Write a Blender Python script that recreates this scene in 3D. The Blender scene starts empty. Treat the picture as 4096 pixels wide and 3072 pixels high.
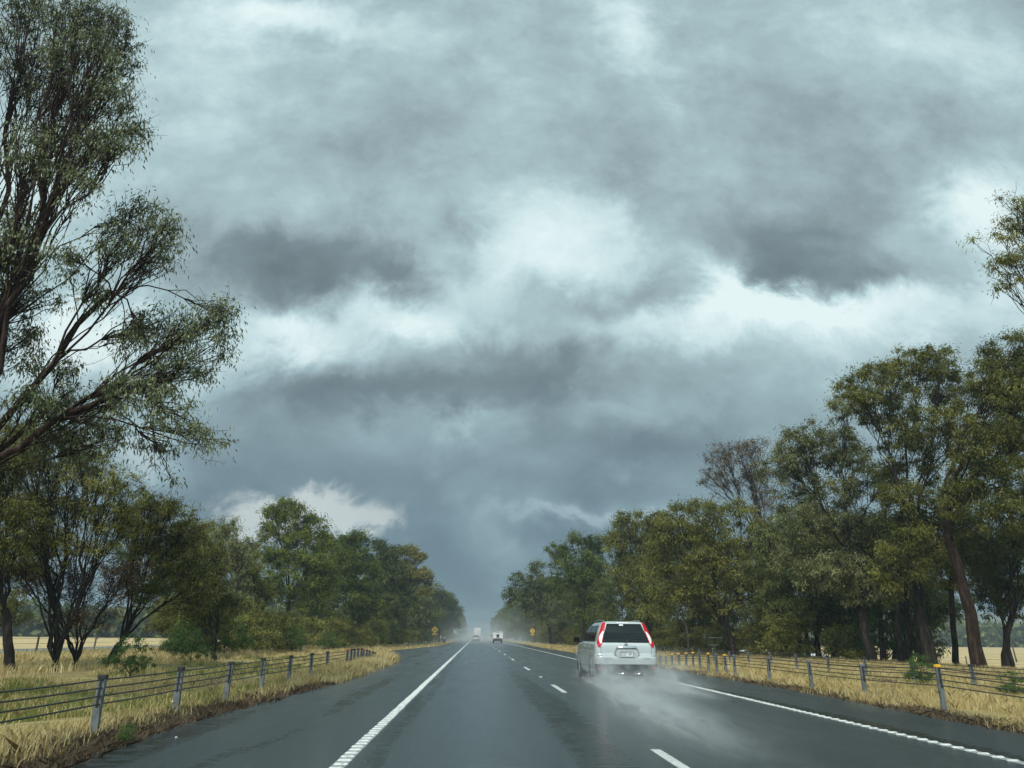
import bpy, math, random
import numpy as np
from mathutils import Vector, Matrix

sc = bpy.context.scene
col = sc.collection
rad = math.radians

# ------------------------------------------------------------------ camera
F_PX = 2900.0
PSI, TH, ROLL, CAM_H = rad(2.535), rad(19.19), 0.010, 1.30
cam_d = bpy.data.cameras.new('camera')
cam_d.sensor_width = 36.0
cam_d.lens = F_PX / 4096.0 * 36.0
cam_d.clip_start = 0.05
cam_d.clip_end = 6000
cam = bpy.data.objects.new('camera', cam_d)
col.objects.link(cam)
ROT = Matrix.Rotation(-PSI, 4, 'Z') @ Matrix.Rotation(math.pi / 2 + TH, 4, 'X') @ Matrix.Rotation(ROLL, 4, 'Z')
cam.matrix_world = Matrix.Translation((0, 0, CAM_H)) @ ROT
sc.camera = cam
sc.render.resolution_x, sc.render.resolution_y = 1024, 768
R3 = np.array(ROT.to_3x3())


def ray(u, v):
    """direction of a point of the 4096 px wide survey photograph"""
    return R3 @ np.array([(u - 2048) / F_PX, -(v - 1536) / F_PX, -1.0])


def at(u, v, Y):
    d = ray(u, v)
    return np.array([0, 0, CAM_H]) + d * (Y / d[1])


K = 4096 / 2212.0


def at2(u, v, Y):
    return at(u * K, v * K, Y)


# ------------------------------------------------------------------ view + lights
sc.view_settings.view_transform = 'Standard'
sc.view_settings.look = 'None'
sc.view_settings.exposure = 1.0
sc.view_settings.gamma = 1.0
sc.cycles.use_denoising = True
sc.cycles.use_adaptive_sampling = True
sc.cycles.adaptive_threshold = 0.02
sc.cycles.max_bounces = 5
sc.cycles.diffuse_bounces = 3
sc.cycles.glossy_bounces = 3
sc.cycles.transmission_bounces = 3
sc.cycles.volume_bounces = 0
sc.cycles.transparent_max_bounces = 8
sc.cycles.volume_max_steps = 160
sc.cycles.volume_step_rate = 1.0
sc.cycles.sample_clamp_indirect = 6.0

SUN_EL, SUN_AZ = rad(48), rad(205)          # azimuth measured from +Y towards +X
sd = bpy.data.lights.new('sun', 'SUN')
sd.energy = 1.5
sd.angle = rad(16)
sd.color = (1.0, 0.95, 0.87)
sun = bpy.data.objects.new('sun', sd)
col.objects.link(sun)
sdir = Vector((math.sin(SUN_AZ) * math.cos(SUN_EL), math.cos(SUN_AZ) * math.cos(SUN_EL), math.sin(SUN_EL)))
sun.rotation_euler = sdir.to_track_quat('Z', 'Y').to_euler()


# ------------------------------------------------------------------ node helper
class NT:
    def __init__(s, tree):
        s.t = tree
        s.n = tree.nodes
        s.l = tree.links

    def node(s, typ, **kw):
        n = s.n.new(typ)
        for k, v in kw.items():
            setattr(n, k, v)
        return n

    def set(s, sock, v):
        if isinstance(v, bpy.types.NodeSocket):
            s.l.new(v, sock)
        elif v is not None:
            if hasattr(sock.default_value, '__len__') and not hasattr(v, '__len__'):
                v = (v,) * len(sock.default_value)
            if hasattr(sock.default_value, '__len__') and len(sock.default_value) == 4 and len(v) == 3:
                v = (*v, 1)
            sock.default_value = v

    def math(s, op, a, b=None, c=None, clamp=False):
        n = s.node('ShaderNodeMath', operation=op, use_clamp=clamp)
        s.set(n.inputs[0], a)
        if b is not None: s.set(n.inputs[1], b)
        if c is not None: s.set(n.inputs[2], c)
        return n.outputs[0]

    def vmath(s, op, a, b=None, out=0):
        n = s.node('ShaderNodeVectorMath', operation=op)
        s.set(n.inputs[0], a)
        if b is not None: s.set(n.inputs[1], b)
        return n.outputs[out]

    def noise(s, vec, scale, detail=4, rough=0.5, dist=0.0, out='Fac', lac=2.0):
        n = s.node('ShaderNodeTexNoise')
        if vec is not None: s.l.new(vec, n.inputs['Vector'])
        n.inputs['Scale'].default_value = scale
        n.inputs['Detail'].default_value = detail
        n.inputs['Roughness'].default_value = rough
        n.inputs['Lacunarity'].default_value = lac
        n.inputs['Distortion'].default_value = dist
        return n.outputs[out]

    def smooth(s, v, a, b, lo=0.0, hi=1.0):
        n = s.node('ShaderNodeMapRange', interpolation_type='SMOOTHSTEP')
        s.set(n.inputs[0], v)
        for i, x in enumerate((a, b, lo, hi)):
            n.inputs[1 + i].default_value = x
        return n.outputs[0]

    def ramp(s, v, stops, interp='LINEAR'):
        n = s.node('ShaderNodeValToRGB')
        s.set(n.inputs[0], v)
        e = n.color_ramp.elements
        n.color_ramp.interpolation = interp
        while len(e) < len(stops): e.new(0.5)
        for el, (p, c) in zip(e, stops):
            el.position = p
            el.color = (*c, 1)
        return n.outputs[0]

    def mix(s, f, a, b, typ='MIX'):
        n = s.node('ShaderNodeMix', data_type='RGBA', blend_type=typ)
        s.set(n.inputs[0], f)
        s.set(n.inputs[6], a)
        s.set(n.inputs[7], b)
        return n.outputs[2]

    def xyz(s, v):
        n = s.node('ShaderNodeSeparateXYZ')
        s.l.new(v, n.inputs[0])
        return n.outputs

    def comb(s, x, y, z):
        n = s.node('ShaderNodeCombineXYZ')
        for i, q in enumerate((x, y, z)): s.set(n.inputs[i], q)
        return n.outputs[0]

    def bump(s, h, strength=0.3, dist=0.02, normal=None):
        n = s.node('ShaderNodeBump')
        n.inputs['Strength'].default_value = strength
        n.inputs['Distance'].default_value = dist
        s.l.new(h, n.inputs['Height'])
        if normal is not None: s.l.new(normal, n.inputs['Normal'])
        return n.outputs[0]


# ------------------------------------------------------------------ sky
world = bpy.data.worlds.new('World')
sc.world = world
world.use_nodes = True
w = NT(world.node_tree)
w.n.clear()
wo = w.node('ShaderNodeOutputWorld')
bg = w.node('ShaderNodeBackground')
w.l.new(bg.outputs[0], wo.inputs[0])
tc = w.node('ShaderNodeTexCoord')
dirv = w.vmath('NORMALIZE', tc.outputs['Generated'])
dx, dy, dz = w.xyz(dirv)
sky = w.node('ShaderNodeTexSky', sky_type='NISHITA')
sky.sun_disc = False
sky.sun_elevation = SUN_EL
sky.sun_rotation = SUN_AZ
sky.air_density = 1.2
sky.dust_density = 2.5
ady = w.math('MAXIMUM', w.math('ABSOLUTE', dy), 0.12)
sa = w.math('DIVIDE', dx, ady)
sb = w.math('DIVIDE', dz, ady)
dzz = w.math('MAXIMUM', dz, 0.0)
den = w.math('ADD', dzz, 0.16)
cp = w.comb(w.math('DIVIDE', dx, den), w.math('DIVIDE', dy, den), 0.0)
ab = w.comb(sa, sb, 0.0)
# ragged edges: warp the layout with turbulence
wn = w.noise(ab, 3.2, 7, 0.6, 0.3, out='Color')
wv = w.vmath('SCALE', w.vmath('SUBTRACT', wn, (0.5, 0.5, 0.5)))
wv.node.inputs['Scale'].default_value = 0.21
wn2 = w.noise(ab, 11.0, 6, 0.65, 0.6, out='Color')
wv2 = w.vmath('SCALE', w.vmath('SUBTRACT', wn2, (0.5, 0.5, 0.5)))
wv2.node.inputs['Scale'].default_value = 0.11
abw = w.vmath('ADD', w.vmath('ADD', ab, wv), wv2)
BLOBS = [  # u, v, ru, rv, amount   (survey photograph, 2212 px wide)
    (1215, 480, 190, 80, .27), (1130, 570, 190, 60, .26), (1330, 470, 60, 50, .12), (1700, 655, 250, 45, .50), (1545, 590, 60, 50, .35),
    (1480, 700, 220, 50, .28), (610, 755, 150, 60, .42), (850, 680, 170, 50, .36), (480, 830, 90, 60, .20),
    (2110, 440, 130, 60, .38), (2190, 560, 90, 120, .22), (620, 30, 200, 45, .34), (1360, 60, 80, 60, .30),
    (1290, 1092, 230, 22, .40), (1080, 1190, 45, 55, .34), (1020, 1140, 40, 40, .2),
    (2000, 690, 170, 60, .25), (180, 740, 130, 70, .50), (330, 960, 70, 60, .35), (60, 400, 160, 200, .25), (1300, 880, 120, 40, .16),
    (1000, 930, 60, 25, .2), (400, 150, 170, 180, .12), (2000, 100, 250, 90, .10), (980, 420, 60, 60, .05),
    (1850, 760, 200, 60, .12),
    (690, 555, 210, 75, -.50), (600, 640, 150, 60, -.40), (880, 580, 80, 40, -.34), (480, 560, 120, 70, -.20),
    (1700, 520, 190, 75, -.42), (1660, 590, 90, 35, -.30), (1900, 600, 150, 35, -.30), (1930, 430, 160, 70, -.18),
    (800, 850, 300, 62, -.50), (1180, 850, 165, 80, -.48), (1110, 755, 150, 45, -.30), (640, 890, 150, 60, -.2),
    (1390, 630, 110, 42, -.38), (1260, 660, 90, 30, -.2), (470, 1050, 190, 80, -.46), (880, 1030, 260, 60, -.20),
    (1340, 990, 150, 55, -.36), (1500, 960, 150, 60, -.2), (1180, 1150, 150, 45, -.30), (1000, 1270, 110, 90, -.42), (900, 1170, 60, 60, -.3),
    (880, 320, 200, 90, -.12), (1700, 330, 260, 130, -.12), (1380, 350, 100, 120, -.12), (2060, 250, 120, 130, -.14), (1000, 480, 60, 50, -.25),
]
acc = None


def blob(coord, u, v, ru, rv, amt, power=1.0):
    c = ray(u * K, v * K)
    ex = ray((u + ru) * K, v * K)
    ez = ray(u * K, (v - rv) * K)
    a0, b0 = c[0] / c[1], c[2] / c[1]
    ra = abs(ex[0] / ex[1] - a0)
    rb = abs(ez[2] / ez[1] - b0)
    q = w.vmath('MULTIPLY', w.vmath('SUBTRACT', coord, (a0, b0, 0)), (1 / ra, 1 / rb, 0))
    d2 = w.vmath('DOT_PRODUCT', q, q, out=1)
    return w.math('MULTIPLY', w.math('EXPONENT', w.math('MULTIPLY', d2, -power)), amt)


for B in BLOBS:
    g = blob(abw, *B[:4], B[4] * (.80 if B[4] < 0 else 1.15))
    acc = g if acc is None else w.math('ADD', acc, g)
n1 = w.noise(cp, 0.9, 8, 0.58, 0.6)
n2 = w.noise(ab, 4.2, 8, 0.64, 0.25)
n4 = w.noise(w.vmath('MULTIPLY', ab, (1.0, 1.35, 1)), 7.0, 8, 0.66, 0.25)
n3 = w.noise(w.vmath('MULTIPLY', ab, (1.0, 1.7, 1)), 1.9, 6, 0.6, 0.4)
val = w.math('ADD', acc, 0.56)
val = w.math('ADD', val, w.math('MULTIPLY', w.math('SUBTRACT', n1, 0.5), 0.24))
val = w.math('ADD', val, w.math('MULTIPLY', w.math('SUBTRACT', n2, 0.5), 0.50))
val = w.math('ADD', val, w.math('MULTIPLY', w.math('SUBTRACT', n3, 0.5), 0.42))
val = w.math('ADD', val, w.math('MULTIPLY', w.math('SUBTRACT', n4, 0.5), 0.48))
ccol = w.ramp(val, [(0.0, (.140, .188, .205)), (.22, (.208, .275, .295)), (.42, (.315, .420, .445)),
                    (.60, (.43, .590, .620)), (.80, (.645, .825, .845)), (1.0, (.86, 1.0, 1.0))])
# slate blue veil of rain low over the horizon
low = w.smooth(sb, 0.46, 0.04)
ccol = w.mix(w.math('MULTIPLY', low, 0.74), ccol, (.082, .158, .222))
# the cream cumulus lit beyond the left row of trees
cw = w.vmath('ADD', ab, wv2)
acc = w.math('ADD', blob(cw, 725, 1110, 135, 72, 1.35, 1.5), blob(cw, 560, 1125, 110, 62, 1.45, 1.5))
acc = w.math('ADD', acc, blob(cw, 660, 1060, 30, 40, .5, 1.2))
acc = w.math('ADD', acc, blob(cw, 815, 1130, 60, 30, .5, 1.4))
cum = w.smooth(w.math('ADD', acc, w.math('MULTIPLY', w.math('SUBTRACT', n4, 0.5), 1.3)), 0.22, 1.05)
ccol = w.mix(w.math('MULTIPLY', cum, .9), ccol, w.mix(n2, (.42, .49, .50), (.80, .87, .86)))
# unseen cloud behind the viewer, brightened to light what faces the camera
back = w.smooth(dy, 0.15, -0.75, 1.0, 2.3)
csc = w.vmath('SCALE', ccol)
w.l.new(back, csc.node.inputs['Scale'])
nis = w.vmath('SCALE', sky.outputs[0])
nis.node.inputs['Scale'].default_value = 0.09
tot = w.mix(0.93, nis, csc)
# below the horizon nothing but dull ground tone
tot = w.mix(w.smooth(dz, 0.0, -0.03), tot, (.10, .11, .10))
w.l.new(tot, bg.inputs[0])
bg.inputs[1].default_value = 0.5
world.cycles.sampling_method = 'MANUAL'
world.cycles.sample_map_resolution = 512


# ------------------------------------------------------------------ materials
def material(name):
    m = bpy.data.materials.new(name)
    m.use_nodes = True
    t = NT(m.node_tree)
    t.n.clear()
    out = t.node('ShaderNodeOutputMaterial')
    return m, t, out


def principled(name, color, rough=0.5, metal=0.0, spec=0.5, var=0.12, vscale=6.0, bump=0.0, bscale=60.0, coat=0.0, emis=None):
    m, t, out = material(name)
    p = t.node('ShaderNodeBsdfPrincipled')
    t.l.new(p.outputs[0], out.inputs[0])
    c = t.node('ShaderNodeTexCoord').outputs['Object']
    n = t.noise(c, vscale, 5, 0.6)
    lo = tuple(x * (1 - var) for x in color)
    hi = tuple(min(1, x * (1 + var)) for x in color)
    t.l.new(t.ramp(n, [(.3, lo), (.7, hi)]), p.inputs['Base Color'])
    p.inputs['Roughness'].default_value = rough
    p.inputs['Metallic'].default_value = metal
    p.inputs['Specular IOR Level'].default_value = spec
    p.inputs['Coat Weight'].default_value = coat
    p.inputs['Coat Roughness'].default_value = 0.06
    if bump:
        t.l.new(t.bump(t.noise(c, bscale, 3, .6), bump, .01), p.inputs['Normal'])
    if emis:
        p.inputs['Emission Color'].default_value = (*color, 1)
        p.inputs['Emission Strength'].default_value = emis
    return m


def leaf_mat(name, dark, mid, light, trans=0.22):
    m, t, out = material(name)
    at_ = t.node('ShaderNodeAttribute', attribute_name='tone')
    oi = t.node('ShaderNodeObjectInfo')
    c = t.node('ShaderNodeTexCoord').outputs['Object']
    n = t.noise(c, .55, 3, .6)
    f = t.math('ADD', t.math('MULTIPLY', at_.outputs['Fac'], .62), t.math('MULTIPLY', n, .6))
    f = t.math('ADD', f, t.math('MULTIPLY', t.math('SUBTRACT', oi.outputs['Random'], .5), .22))
    cr = t.ramp(f, [(.22, dark), (.58, mid), (.92, light)])
    p = t.node('ShaderNodeBsdfPrincipled')
    t.l.new(cr, p.inputs['Base Color'])
    p.inputs['Roughness'].default_value = .5
    p.inputs['Specular IOR Level'].default_value = .18
    tr = t.node('ShaderNodeBsdfTranslucent')
    t.l.new(cr, tr.inputs[0])
    mx = t.node('ShaderNodeMixShader')
    mx.inputs[0].default_value = trans
    t.l.new(p.outputs[0], mx.inputs[1])
    t.l.new(tr.outputs[0], mx.inputs[2])
    t.l.new(mx.outputs[0], out.inputs[0])
    return m


M = {}
M['leaf_olive'] = leaf_mat('leaf_olive', (0.024, 0.032, 0.007), (0.109, 0.115, 0.021), (0.305, 0.294, 0.075))
M['leaf_green'] = leaf_mat('leaf_green', (0.017, 0.031, 0.005), (0.073, 0.103, 0.013), (0.208, 0.231, 0.044))
M['leaf_grey'] = leaf_mat('leaf_grey', (0.029, 0.037, 0.014), (0.107, 0.120, 0.044), (0.286, 0.294, 0.132))
M['leaf_dark'] = leaf_mat('leaf_dark', (0.014, 0.024, 0.007), (0.065, 0.084, 0.022), (0.189, 0.206, 0.064))
M['leaf_brown'] = leaf_mat('leaf_brown', (.04, .024, .010), (.120, .075, .032), (.24, .165, .08))
M['leaf_yellow'] = leaf_mat('leaf_yellow', (.06, .06, .012), (.14, .13, .024), (.24, .21, .05))
M['leaf_near'] = leaf_mat('leaf_near', (.036, .046, .018), (.115, .135, .058), (.34, .37, .21), .2)
M['shrub_green'] = leaf_mat('shrub_green', (.03, .06, .012), (.07, .13, .03), (.14, .22, .06), .3)
M['straw'] = leaf_mat('straw', (.27, .20, .08), (.54, .425, .19), (.86, .74, .42), .3)
M['green_grass'] = leaf_mat('green_grass', (.08, .11, .022), (.19, .22, .055), (.34, .34, .11), .35)
M['brown_weed'] = leaf_mat('brown_weed', (.055, .040, .026), (.135, .098, .062), (.30, .235, .15), .15)


def bark_mat(name, a, b, c_):
    m, t, out = material(name)
    p = t.node('ShaderNodeBsdfPrincipled')
    t.l.new(p.outputs[0], out.inputs[0])
    c = t.node('ShaderNodeTexCoord').outputs['Object']
    n = t.noise(t.vmath('MULTIPLY', c, (3, 3, .8)), 2.2, 6, .65)
    t.l.new(t.ramp(n, [(.32, a), (.52, b), (.72, c_)]), p.inputs['Base Color'])
    p.inputs['Roughness'].default_value = .85
    p.inputs['Specular IOR Level'].default_value = .12
    t.l.new(t.bump(t.noise(t.vmath('MULTIPLY', c, (14, 14, 3)), 1.5, 4, .6), .6, .03), p.inputs['Normal'])
    return m


M['bark'] = bark_mat('bark_dark', (.008, .007, .006), (.020, .016, .013), (.065, .052, .042))
M['bark_red'] = bark_mat('bark_red', (.010, .0065, .005), (.028, .017, .013), (.085, .056, .045))
M['bark_pale'] = bark_mat('bark_pale', (.03, .025, .02), (.07, .058, .046), (.17, .145, .115))

M['galv'] = principled('galvanised_steel', (.155, .168, .17), .6, .4, .4, .35, 9, .2, 90)
M['rope'] = principled('wire_rope', (.075, .078, .08), .5, .7, .5, .3, 30)
M['black_plastic'] = principled('black_plastic', (.022, .023, .024), .5, 0, .4, .25, 12)
M['cap_yellow'] = principled('cap_yellow', (.75, .42, .02), .5, 0, .5, .12, 20)
M['cap_red'] = principled('cap_red', (.45, .02, .02), .5, 0, .5, .12, 20)
M['timber'] = principled('weathered_timber', (.14, .12, .10), .85, 0, .2, .35, 12, .4, 60)
M['paint_silver'] = principled('silver_car_paint', (.51, .545, .54), .26, .25, .5, .035, 2.0, 0, 0, .7)
M['paint_white'] = principled('white_vehicle_paint', (.76, .78, .77), .35, 0, .5, .05, 2.0, 0, 0, .4)
M['paint_grey'] = principled('grey_car_paint', (.33, .35, .36), .3, .3, .5, .05, 2.0, 0, 0, .5)
M['glass'] = principled('tinted_glass', (.006, .010, .012), .05, 0, .28, .1, 3)
M['tyre'] = principled('tyre_rubber', (.018, .018, .019), .75, 0, .3, .3, 20, .3, 120)
M['alloy'] = principled('alloy_rim', (.62, .64, .65), .28, .9, .5, .1, 8)
M['chrome'] = principled('chrome', (.78, .80, .80), .12, 1.0, .5, .05, 8)
M['lamp_red'] = principled('red_lamp_lens', (.50, .002, .014), .30, 0, .25, .25, 70, .35, 160)
M['lamp_clear'] = principled('clear_lamp_lens', (.82, .80, .78), .12, 0, .6, .1, 50, .3, 120)
M['plate'] = principled('plate_white', (.70, .72, .72), .45, 0, .4, .04, 10)
M['ink'] = principled('ink_dark', (.02, .025, .03), .5, 0, .4, .1, 10)
M['ink_blue'] = principled('ink_blue', (.02, .06, .16), .5, 0, .4, .1, 10)
M['ink_grey'] = principled('badge_grey', (.20, .21, .21), .35, .5, .5, .1, 10)
M['sign_yellow'] = principled('sign_yellow', (.80, .47, .06), .45, 0, .5, .06, 5)
M['sign_green'] = principled('sign_green', (.035, .13, .085), .45, 0, .5, .08, 3)
M['sign_back'] = principled('sign_aluminium', (.42, .43, .43), .5, .5, .5, .1, 5)
M['concrete'] = principled('concrete', (.30, .29, .27), .9, 0, .2, .2, 5, .3, 40)
M['litter'] = principled('litter_white', (.75, .75, .73), .6, 0, .4, .05, 30)

# road paint, slightly worn
m, t, out = material('road_paint')
p = t.node('ShaderNodeBsdfPrincipled')
t.l.new(p.outputs[0], out.inputs[0])
c = t.node('ShaderNodeTexCoord').outputs['Object']
n = t.noise(c, 16, 6, .7)
t.l.new(t.ramp(n, [(.33, (.25, .26, .25)), (.48, (.56, .58, .56)), (.75, (.72, .74, .72))]), p.inputs['Base Color'])
p.inputs['Roughness'].default_value = .42
M['road_paint'] = m
m, t, out = material('worn_road_paint')
p = t.node('ShaderNodeBsdfPrincipled')
t.l.new(p.outputs[0], out.inputs[0])
c = t.node('ShaderNodeTexCoord').outputs['Object']
n = t.noise(c, 22, 6, .75)
t.l.new(t.ramp(n, [(.36, (.10, .11, .11)), (.55, (.34, .36, .35)), (.8, (.55, .57, .55))]), p.inputs['Base Color'])
p.inputs['Roughness'].default_value = .45
M['worn_paint'] = m

# wet asphalt: wheel tracks, run-off along the edges, fine chip texture
m, t, out = material('wet_asphalt')
p = t.node('ShaderNodeBsdfPrincipled')
t.l.new(p.outputs[0], out.inputs[0])
c = t.node('ShaderNodeTexCoord').outputs['Object']
X, Y, Z = t.xyz(c)
mac = t.noise(t.vmath('MULTIPLY', c, (1, .16, 1)), 1.3, 6, .65)
mic = t.noise(c, 60, 3, .6)
wob = t.noise(t.vmath('MULTIPLY', c, (.6, .10, 1)), 1.0, 4, .6)
Xw = t.math('ADD', X, t.math('MULTIPLY', t.math('SUBTRACT', wob, .5), .7))


def band(x0, hw, soft):
    d = t.math('ABSOLUTE', t.math('SUBTRACT', Xw, x0))
    return t.smooth(d, hw + soft, hw)


streak = t.noise(t.vmath('MULTIPLY', c, (1.2, 3.5, 1)), 1.6, 6, .75)
brk = t.noise(t.vmath('MULTIPLY', c, (.8, .22, 1)), .8, 5, .6)
track = t.math('MULTIPLY', band(1.45, .20, .22), t.smooth(Y, 34, 22))
track = t.math('MAXIMUM', track, t.math('MULTIPLY', band(-2.55, .10, .20), t.smooth(brk, .46, .60)))
track = t.math('MAXIMUM', track, t.math('MULTIPLY', band(-1.02, .03, .12), .85))
track = t.math('MAXIMUM', track, t.math('MULTIPLY', band(-3.95, .2, .3), t.smooth(brk, .40, .6)))
track = t.math('MAXIMUM', track, t.math('MULTIPLY', band(6.35, .04, .14), .8))
track = t.math('MULTIPLY', track, t.smooth(streak, .34, .56))
wl = t.math('ADD', X, t.math('MULTIPLY', t.math('SUBTRACT', streak, .5), .10))
def hard(x0, x1):
    return t.math('MULTIPLY', t.smooth(wl, x0 - .02, x0 + .02), t.smooth(wl, x1 + .07, x1 - .05))
track = t.math('MAXIMUM', track, t.math('MULTIPLY', hard(6.10, 6.34), .85))
track = t.math('MAXIMUM', track, t.math('MULTIPLY', hard(-1.25, -1.08), t.smooth(brk, .36, .6)))
pale = t.math('MAXIMUM', band(.25, .25, .35), t.math('MAXIMUM', band(3.3, .3, .4), band(4.9, .3, .4)))
pale = t.math('MULTIPLY', pale, t.smooth(streak, .42, .66))
base = t.ramp(mac, [(.25, (.014, .024, .028)), (.75, (.030, .044, .048))])
base = t.mix(t.smooth(mic, .50, .68), base, (.085, .097, .098))
base = t.mix(t.smooth(t.noise(c, 38, 2, .5), .70, .78), base, (.20, .21, .20))
base = t.mix(t.math('MULTIPLY', track, .85), base, (.010, .014, .012))
base = t.mix(t.math('MULTIPLY', pale, .35), base, (.085, .095, .098))
t.l.new(base, p.inputs['Base Color'])
rg = t.math('ADD', .33, t.math('MULTIPLY', t.math('SUBTRACT', mac, .5), .35))
rg = t.math('SUBTRACT', rg, t.math('MULTIPLY', track, .16), clamp=True)
t.l.new(rg, p.inputs['Roughness'])
t.l.new(t.math('SUBTRACT', .42, t.math('MULTIPLY', track, .36)), p.inputs['Specular IOR Level'])
chip = t.noise(c, 75, 4, .7)
patch = t.noise(t.vmath('MULTIPLY', c, (1.5, 2.5, 1)), 1.4, 5, .7)
t.l.new(t.bump(t.math('ADD', chip, t.math('MULTIPLY', patch, .9)), .9, .016), p.inputs['Normal'])
p.inputs['Coat Weight'].default_value = .36
t.l.new(t.math('SUBTRACT', .30, t.math('MULTIPLY', mac, .22)), p.inputs['Coat Roughness'])
t.l.new(t.bump(patch, .25, .012), p.inputs['Coat Normal'])
M['asphalt'] = m
m, t, out = material('old_asphalt')
p = t.node('ShaderNodeBsdfPrincipled')
t.l.new(p.outputs[0], out.inputs[0])
c = t.node('ShaderNodeTexCoord').outputs['Object']
t.l.new(t.ramp(t.noise(c, 2, 6, .7), [(.3, (.10, .11, .11)), (.7, (.16, .165, .165))]), p.inputs['Base Color'])
p.inputs['Roughness'].default_value = .5
M['old_asphalt'] = m

# ground: straw paddock, green flushes, bare brown litter beside the shoulder
m, t, out = material('verge_ground')
p = t.node('ShaderNodeBsdfPrincipled')
t.l.new(p.outputs[0], out.inputs[0])
c = t.node('ShaderNodeTexCoord').outputs['Object']
X, Y, Z = t.xyz(c)
nb = t.noise(c, .12, 5, .6)
nm = t.noise(c, 1.1, 6, .7)
nf = t.noise(c, 14, 5, .75)
straw = t.ramp(nf, [(.25, (.17, .13, .055)), (.5, (.36, .285, .125)), (.8, (.56, .46, .24))])
field = t.ramp(t.math('ADD', t.math('MULTIPLY', nm, .5), t.math('MULTIPLY', nb, .5)), [(.3, (.40, .30, .145)), (.7, (.60, .47, .25))])
green = t.ramp(nf, [(.3, (.08, .095, .025)), (.7, (.19, .20, .06))])
brown = t.ramp(nf, [(.3, (.035, .024, .017)), (.55, (.085, .058, .04)), (.8, (.20, .14, .09))])
gfac = t.math('MULTIPLY', t.smooth(t.math('ADD', nm, t.math('MULTIPLY', nb, .6)), .72, .92),
              t.math('MULTIPLY', t.smooth(X, -4.8, -5.6), t.smooth(X, -15, -11)))
cg = t.mix(gfac, straw, green)
nearx = t.math('ABSOLUTE', t.math('SUBTRACT', X, 1.9))
cg = t.mix(t.smooth(t.math('ADD', nearx, t.math('MULTIPLY', nm, 1.6)), 8.2, 7.2), cg, brown)
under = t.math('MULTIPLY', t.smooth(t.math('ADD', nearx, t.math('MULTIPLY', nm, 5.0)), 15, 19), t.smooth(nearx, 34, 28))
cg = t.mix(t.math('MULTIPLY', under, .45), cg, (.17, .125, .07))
cg = t.mix(t.smooth(nearx, 34, 40), cg, field)
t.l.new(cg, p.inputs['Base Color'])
p.inputs['Roughness'].default_value = .9
p.inputs['Specular IOR Level'].default_value = .15
t.l.new(t.bump(nf, .8, .06), p.inputs['Normal'])
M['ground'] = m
m, t, out = material('hill_scrub')
p = t.node('ShaderNodeBsdfPrincipled')
t.l.new(p.outputs[0], out.inputs[0])
c = t.node('ShaderNodeTexCoord').outputs['Object']
t.l.new(t.ramp(t.noise(c, .012, 7, .65), [(.35, (.05, .065, .05)), (.5, (.13, .13, .09)), (.65, (.24, .22, .14))]), p.inputs['Base Color'])
p.inputs['Roughness'].default_value = .95
M['hill'] = m


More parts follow.
